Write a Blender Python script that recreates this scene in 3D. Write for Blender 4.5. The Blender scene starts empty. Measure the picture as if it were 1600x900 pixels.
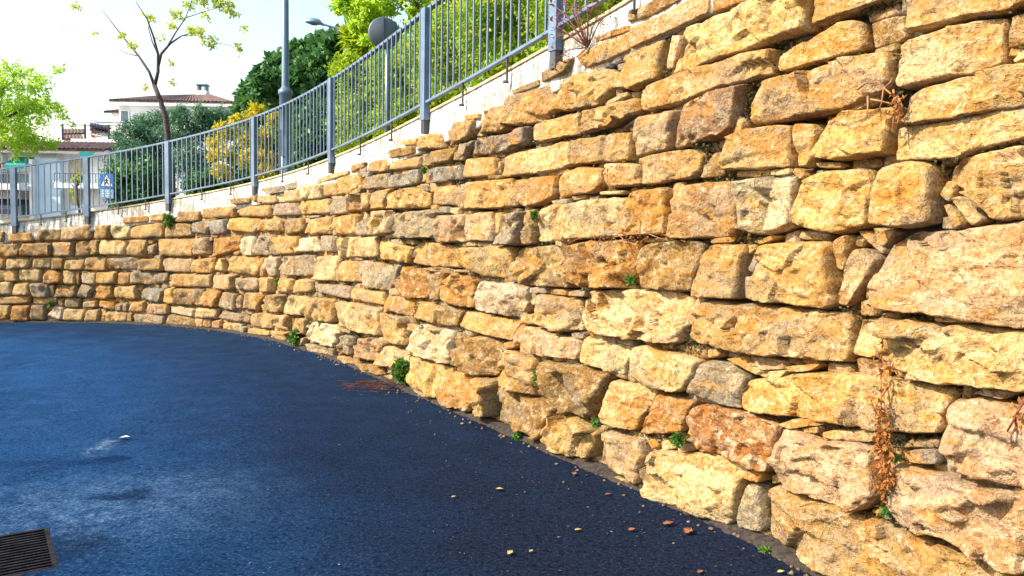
import bpy, math, random, itertools
import numpy as np
from mathutils import Vector, Matrix

# ------------------------------------------------------------------ camera
F_PX = 1200.0                      # focal length in pixels of the 1600 px wide photograph
PITCH, ROLL, EYE = math.radians(3.58), math.radians(1.0), 1.6
scene = bpy.context.scene
fwd = np.array([0, math.cos(PITCH), -math.sin(PITCH)])
_r0 = np.array([1.0, 0, 0]); _u0 = np.cross(_r0, fwd)
right = math.cos(ROLL)*_r0 + math.sin(ROLL)*_u0
up = -math.sin(ROLL)*_r0 + math.cos(ROLL)*_u0
eye = np.array([0, 0, EYE])
cam_data = bpy.data.cameras.new('camera'); cam = bpy.data.objects.new('camera', cam_data)
scene.collection.objects.link(cam)
cam_data.sensor_width = 36.0; cam_data.lens = 36.0*F_PX/1600.0
cam_data.clip_start = 0.05; cam_data.clip_end = 6000
M = Matrix.Identity(4)
for i in range(3):
    M[i][0], M[i][1], M[i][2], M[i][3] = right[i], up[i], -fwd[i], eye[i]
cam.matrix_world = M
scene.camera = cam
scene.render.resolution_x, scene.render.resolution_y = 1024, 576

# ------------------------------------------------------------------ sky, sun, exposure
SUN_EL, SUN_AZ = math.radians(36), math.radians(-107)      # azimuth from +Y, clockwise
world = bpy.data.worlds.new('World'); scene.world = world; world.use_nodes = True
wn = world.node_tree.nodes; wl = world.node_tree.links; wn.clear()
sky = wn.new('ShaderNodeTexSky'); sky.sky_type = 'NISHITA'; sky.sun_disc = False
sky.sun_elevation = SUN_EL; sky.sun_rotation = SUN_AZ
sky.air_density = 1.7; sky.dust_density = 2.4; sky.ozone_density = 1.0; sky.altitude = 50
bg = wn.new('ShaderNodeBackground'); bg.inputs['Strength'].default_value = 0.135
wo = wn.new('ShaderNodeOutputWorld')
wl.new(sky.outputs[0], bg.inputs[0]); wl.new(bg.outputs[0], wo.inputs[0])
sun_data = bpy.data.lights.new('sun', 'SUN'); sun = bpy.data.objects.new('sun', sun_data)
scene.collection.objects.link(sun)
sun_data.energy = 3.9; sun_data.angle = math.radians(0.6); sun_data.color = (1.0, 0.90, 0.72)
sv = Vector((math.sin(SUN_AZ)*math.cos(SUN_EL), math.cos(SUN_AZ)*math.cos(SUN_EL), math.sin(SUN_EL)))
sun.rotation_euler = sv.to_track_quat('Z', 'Y').to_euler(); sun.location = sv*60
vs = scene.view_settings
vs.view_transform = 'Standard'; vs.look = 'None'; vs.gamma = 1.0; vs.use_curve_mapping = False
vs.exposure = 1.25
scene.cycles.max_bounces = 4; scene.cycles.diffuse_bounces = 3; scene.cycles.transmission_bounces = 3; scene.cycles.transparent_max_bounces = 4

# ------------------------------------------------------------------ helpers
COL = scene.collection
rng = np.random.default_rng(11); random.seed(5)
def ray(px, py): return fwd + right*((px-800)/F_PX) + up*(-(py-450)/F_PX)
def at(px, py, Y):                 # the place that photo pixel shows, Y metres ahead
    d = ray(px, py); return eye + d*(Y/d[1])
def proj(P):
    v = np.asarray(P, float)-eye; z = v@fwd
    return 800+F_PX*(v@right)/z, 450-F_PX*(v@up)/z, z
def road_z(x):
    u = np.clip(-np.asarray(x, float)-1.5, 0, 14.0); return -0.024*u*u/(u+1.0)
def on_road(px, py):
    z = 0.0
    for _ in range(30):
        d = ray(px, py); P = eye + d*((z-EYE)/d[2]); z = 0.5*z+0.5*float(road_z(P[0]))
    return P

def tag(o, label=None, cat=None, group=None, kind=None):
    if label: o['label'] = label
    if cat: o['category'] = cat
    if group: o['group'] = group
    if kind: o['kind'] = kind
    return o
def empty(name, loc=(0, 0, 0), rz=0.0):
    o = bpy.data.objects.new(name, None); COL.objects.link(o)
    o.empty_display_size = 0.1; o.location = loc; o.rotation_euler = (0, 0, rz); return o
def np_mesh(name, V, Fq, smooth=False, tint=None, uv=None):
    """mesh from arrays; Fq (n,k) with k = 3 or 4"""
    me = bpy.data.meshes.new(name)
    V = np.asarray(V, np.float32); Fq = np.asarray(Fq, np.int32); n, k = Fq.shape
    me.vertices.add(len(V)); me.vertices.foreach_set('co', V.ravel())
    me.loops.add(n*k); me.loops.foreach_set('vertex_index', Fq.ravel())
    me.polygons.add(n); me.polygons.foreach_set('loop_start', np.arange(0, n*k, k, dtype=np.int32))
    me.polygons.foreach_set('loop_total', np.full(n, k, np.int32))
    if smooth: me.polygons.foreach_set('use_smooth', np.ones(n, bool))
    if tint is not None:
        a = me.attributes.new('tint', 'FLOAT_COLOR', 'POINT')
        a.data.foreach_set('color', np.asarray(tint, np.float32).ravel())
    if uv is not None:
        u = me.uv_layers.new(name='UVMap'); u.data.foreach_set('uv', np.asarray(uv, np.float32)[Fq.ravel()].ravel())
    me.update(calc_edges=True); me.validate(); return me
def link(name, me, mat, parent=None):
    o = bpy.data.objects.new(name, me); COL.objects.link(o)
    if mat is not None and not me.materials: me.materials.append(mat)
    if parent is not None: o.parent = parent
    return o
class MB:
    """collects boxes, tubes and sheets and links them as one mesh object"""
    def __init__(s): s.v = []; s.f = []; s.sm = []
    def add(s, vs_, fs, smooth=False):
        b = len(s.v); s.v += [tuple(map(float, p)) for p in vs_]
        s.f += [tuple(b+i for i in f) for f in fs]; s.sm += [smooth]*len(fs); return s
    def box(s, a, b):
        (x0, y0, z0), (x1, y1, z1) = a, b
        v = [(x0,y0,z0),(x1,y0,z0),(x1,y1,z0),(x0,y1,z0),(x0,y0,z1),(x1,y0,z1),(x1,y1,z1),(x0,y1,z1)]
        return s.add(v, [(0,3,2,1),(4,5,6,7),(0,1,5,4),(1,2,6,5),(2,3,7,6),(3,0,4,7)])
    def obox(s, c, ax, ay, az):      # oriented box: centre and three half-axis vectors
        c, ax, ay, az = map(np.array, (c, ax, ay, az))
        v = [c+i*ax+j*ay+k*az for k in (-1, 1) for i, j in ((-1,-1),(1,-1),(1,1),(-1,1))]
        return s.add(v, [(0,3,2,1),(4,5,6,7),(0,1,5,4),(1,2,6,5),(2,3,7,6),(3,0,4,7)])
    def tube(s, pts, rad, n=8, cap=True):
        pts = [np.array(p, float) for p in pts]; m = len(pts)
        rad = [rad]*m if np.isscalar(rad) else list(rad)
        vs_, fs = [], []; prev = None
        for i, p in enumerate(pts):
            t = pts[min(i+1, m-1)]-pts[max(i-1, 0)]; t = t/(np.linalg.norm(t)+1e-9)
            a = prev if prev is not None else (np.array([1.,0,0]) if abs(t[0]) < .8 else np.array([0,1.,0]))
            a = a-t*(a@t); a /= np.linalg.norm(a)+1e-9; b = np.cross(t, a); prev = a
            for k in range(n):
                w = 2*math.pi*k/n; vs_.append(p+rad[i]*(math.cos(w)*a+math.sin(w)*b))
        for i in range(m-1):
            for k in range(n):
                k2 = (k+1) % n; fs.append((i*n+k, i*n+k2, (i+1)*n+k2, (i+1)*n+k))
        if cap: fs.append(tuple(range(n))[::-1]); fs.append(tuple((m-1)*n+k for k in range(n)))
        return s.add(vs_, fs, True)
    def lathe(s, c, prof, n=20, ax=(0,0,1)):
        ax = np.array(ax, float); ax /= np.linalg.norm(ax)
        a = np.array([1.,0,0]) if abs(ax[0]) < .8 else np.array([0,1.,0]); a -= ax*(a@ax); a /= np.linalg.norm(a); b = np.cross(ax, a)
        c = np.array(c, float); vs_, fs = [], []
        for r, h in prof:
            for k in range(n):
                w = 2*math.pi*k/n; vs_.append(c+ax*h+r*(math.cos(w)*a+math.sin(w)*b))
        for i in range(len(prof)-1):
            for k in range(n):
                k2 = (k+1) % n; fs.append((i*n+k, i*n+k2, (i+1)*n+k2, (i+1)*n+k))
        return s.add(vs_, fs, True)
    def build(s, name, mat, parent=None):
        me = bpy.data.meshes.new(name); me.from_pydata(s.v, [], s.f)
        me.polygons.foreach_set('use_smooth', s.sm); me.update(); me.validate()
        return link(name, me, mat, parent)

# value noise, vectorised
def _h(i, seed):
    x = (i[..., 0].astype(np.uint32)*np.uint32(374761393) + i[..., 1].astype(np.uint32)*np.uint32(668265263)
         + i[..., 2].astype(np.uint32)*np.uint32(2246822519) + np.uint32(seed*40503 % 4294967291))
    x = (x ^ (x >> np.uint32(13)))*np.uint32(1274126177); x ^= x >> np.uint32(16)
    return (x & np.uint32(0xffffff)).astype(np.float64)/0xffffff
def vnoise(P, seed=0):
    P = np.asarray(P, float)
    if P.shape[-1] == 2: P = np.concatenate([P, np.full(P.shape[:-1]+(1,), 0.37)], -1)
    P = P + 1000.0
    i = np.floor(P); f = P-i; i = i.astype(np.int64); f = f*f*(3-2*f); r = 0
    for dx in (0, 1):
        for dy in (0, 1):
            for dz in (0, 1):
                w = (f[..., 0] if dx else 1-f[..., 0])*(f[..., 1] if dy else 1-f[..., 1])*(f[..., 2] if dz else 1-f[..., 2])
                r = r + w*_h(i+np.array([dx, dy, dz]), seed)
    return r

# ------------------------------------------------------------------ materials
def new_mat(name):
    m = bpy.data.materials.new(name); m.use_nodes = True
    nt = m.node_tree; b = nt.nodes['Principled BSDF']
    return m, nt, b
def node(nt, kind, **kw):
    n = nt.nodes.new(kind)
    for k, v in kw.items():
        if k in n.inputs: n.inputs[k].default_value = v
        else: setattr(n, k, v)
    return n
def noise(nt, vec, scale, detail=4, rough=0.55, dist=0.0):
    n = node(nt, 'ShaderNodeTexNoise'); n.inputs['Scale'].default_value = scale
    n.inputs['Detail'].default_value = detail; n.inputs['Roughness'].default_value = rough
    n.inputs['Distortion'].default_value = dist
    if vec is not None: nt.links.new(vec, n.inputs['Vector'])
    return n.outputs['Fac']
def ramp(nt, fac, lo, hi, a=0.0, b=1.0):
    n = node(nt, 'ShaderNodeMapRange'); n.interpolation_type = 'SMOOTHSTEP'
    nt.links.new(fac, n.inputs['Value'])
    for k, v in (('From Min', lo), ('From Max', hi), ('To Min', a), ('To Max', b)): n.inputs[k].default_value = v
    return n.outputs['Result']
def mix(nt, fac, a, b, mode='MIX'):
    n = node(nt, 'ShaderNodeMix'); n.data_type = 'RGBA'; n.blend_type = mode
    for sock, v in ((n.inputs[0], fac), (n.inputs[6], a), (n.inputs[7], b)):
        if hasattr(v, 'is_linked') or isinstance(v, bpy.types.NodeSocket): nt.links.new(v, sock)
        elif np.isscalar(v): sock.default_value = float(v)
        else: sock.default_value = tuple(v)+((1.0,) if len(v) == 3 else ())
    return n.outputs[2]
def math_(nt, op, a, b=0.0):
    n = node(nt, 'ShaderNodeMath'); n.operation = op
    for k, v in ((0, a), (1, b)):
        if isinstance(v, bpy.types.NodeSocket): nt.links.new(v, n.inputs[k])
        else: n.inputs[k].default_value = v
    return n.outputs[0]
def bump(nt, h, dist, strength=1.0, normal=None):
    n = node(nt, 'ShaderNodeBump'); n.inputs['Distance'].default_value = dist; n.inputs['Strength'].default_value = strength
    nt.links.new(h, n.inputs['Height'])
    if normal is not None: nt.links.new(normal, n.inputs['Normal'])
    return n.outputs['Normal']
def objco(nt): return node(nt, 'ShaderNodeTexCoord').outputs['Object']
def posn(nt): return node(nt, 'ShaderNodeNewGeometry').outputs['Position']

def simple(name, col, rough=0.6, metal=0.0, var=0.15, scale=6.0, bmp=0.0):
    m, nt, b = new_mat(name); p = posn(nt)
    n1 = noise(nt, p, scale, 5)
    dark = tuple(c*(1-var*1.6) for c in col); lite = tuple(min(1, c*(1+var)) for c in col)
    nt.links.new(mix(nt, ramp(nt, n1, .3, .7), dark, lite), b.inputs['Base Color'])
    b.inputs['Roughness'].default_value = rough; b.inputs['Metallic'].default_value = metal
    if bmp: nt.links.new(bump(nt, noise(nt, p, scale*8, 4), bmp), b.inputs['Normal'])
    return m

def stone_material():
    m, nt, b = new_mat('limestone'); L = nt.links
    at_ = node(nt, 'ShaderNodeAttribute'); at_.attribute_name = 'tint'
    tint, rust = at_.outputs['Color'], at_.outputs['Alpha']
    p = posn(nt)
    mp = node(nt, 'ShaderNodeMapping'); mp.inputs['Scale'].default_value = (1, 1, 1.9); L.new(p, mp.inputs['Vector']); pz = mp.outputs[0]
    big = noise(nt, pz, 3.0, 3, .6, .4); med = noise(nt, pz, 10, 5, .66, .5); fine = noise(nt, p, 42, 4, .7); grain = noise(nt, p, 150, 2, .6)
    deep = mix(nt, 0.9, tint, (0.78, 0.60, 0.34), 'MULTIPLY')
    pale = mix(nt, 0.58, tint, (0.60, 0.50, 0.34))
    grey = mix(nt, 0.70, tint, (0.25, 0.225, 0.19))
    c = mix(nt, ramp(nt, big, .36, .60), deep, tint)
    c = mix(nt, ramp(nt, med, .49, .64), c, pale)
    wz = noise(nt, pz, 1.9, 5, .68, .6)
    c = mix(nt, ramp(nt, wz, .50, .62, 0, .75), c, grey)
    # ochre and rust blooms
    och = noise(nt, pz, 4.6, 5, .66, .8)
    c = mix(nt, ramp(nt, och, .54, .67, 0, .7), c, (0.50, 0.25, 0.035))
    rn = noise(nt, p, 7.5, 6, .7, .3)
    c = mix(nt, math_(nt, 'MULTIPLY', ramp(nt, rn, .44, .55), rust), c, (0.29, 0.105, 0.018))
    c = mix(nt, math_(nt, 'MULTIPLY', ramp(nt, med, .53, .60, 0, .85), rust), c, (0.52, 0.45, 0.34))
    # pale calcite veins
    vn = noise(nt, p, 5.2, 4, .62, 1.6)
    dv = math_(nt, 'ABSOLUTE', math_(nt, 'SUBTRACT', vn, .5))
    vein = math_(nt, 'MULTIPLY', ramp(nt, dv, .0, .016, 1, 0), ramp(nt, och, .38, .52, .85, 0))
    c = mix(nt, vein, c, (0.58, 0.53, 0.44))
    # lichen specks and dark weathering
    c = mix(nt, math_(nt, 'MULTIPLY', ramp(nt, fine, .56, .66, 0, .75), ramp(nt, wz, .46, .60)), c, (0.075, 0.066, 0.045))
    c = mix(nt, ramp(nt, fine, .36, .57, .8, 0), c, mix(nt, .9, c, (0.52, 0.38, 0.22), 'MULTIPLY'))
    c = mix(nt, ramp(nt, grain, .56, .72, 0, .35), c, (0.60, 0.54, 0.42))
    c = mix(nt, 1.0, c, (.835, .79, .735), 'MULTIPLY')
    L.new(c, b.inputs['Base Color'])
    b.inputs['Roughness'].default_value = 0.88; b.inputs['Specular IOR Level'].default_value = 0.2
    n0 = bump(nt, med, .022, 1.0)
    n1 = bump(nt, ramp(nt, dv, .0, .11), .006, .6, n0)
    n2 = bump(nt, fine, .0125, 1.0, n1); n3 = bump(nt, grain, .0035, .9, n2)
    L.new(n3, b.inputs['Normal'])
    return m
MAT_STONE = stone_material()

def leaf_mat(name, cols, trans=0.45, rough=0.5):
    """leaf colour varies leaf by leaf through the tint attribute"""
    m, nt, b = new_mat(name); L = nt.links
    a = node(nt, 'ShaderNodeAttribute'); a.attribute_name = 'tint'
    sep = node(nt, 'ShaderNodeSeparateColor'); L.new(a.outputs['Color'], sep.inputs[0])
    c = mix(nt, sep.outputs[0], cols[0], cols[1])
    if len(cols) > 2: c = mix(nt, ramp(nt, sep.outputs[1], .80, .9), c, cols[2])
    L.new(c, b.inputs['Base Color']); b.inputs['Roughness'].default_value = rough
    b.inputs['Specular IOR Level'].default_value = 0.3
    tr = node(nt, 'ShaderNodeBsdfTranslucent'); L.new(mix(nt, .6, c, (1.0, 1.0, 0.35), 'MULTIPLY'), tr.inputs['Color'])
    ms = node(nt, 'ShaderNodeMixShader'); ms.inputs[0].default_value = trans
    out = nt.nodes['Material Output']
    L.new(b.outputs[0], ms.inputs[1]); L.new(tr.outputs[0], ms.inputs[2]); L.new(ms.outputs[0], out.inputs['Surface'])
    return m

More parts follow.
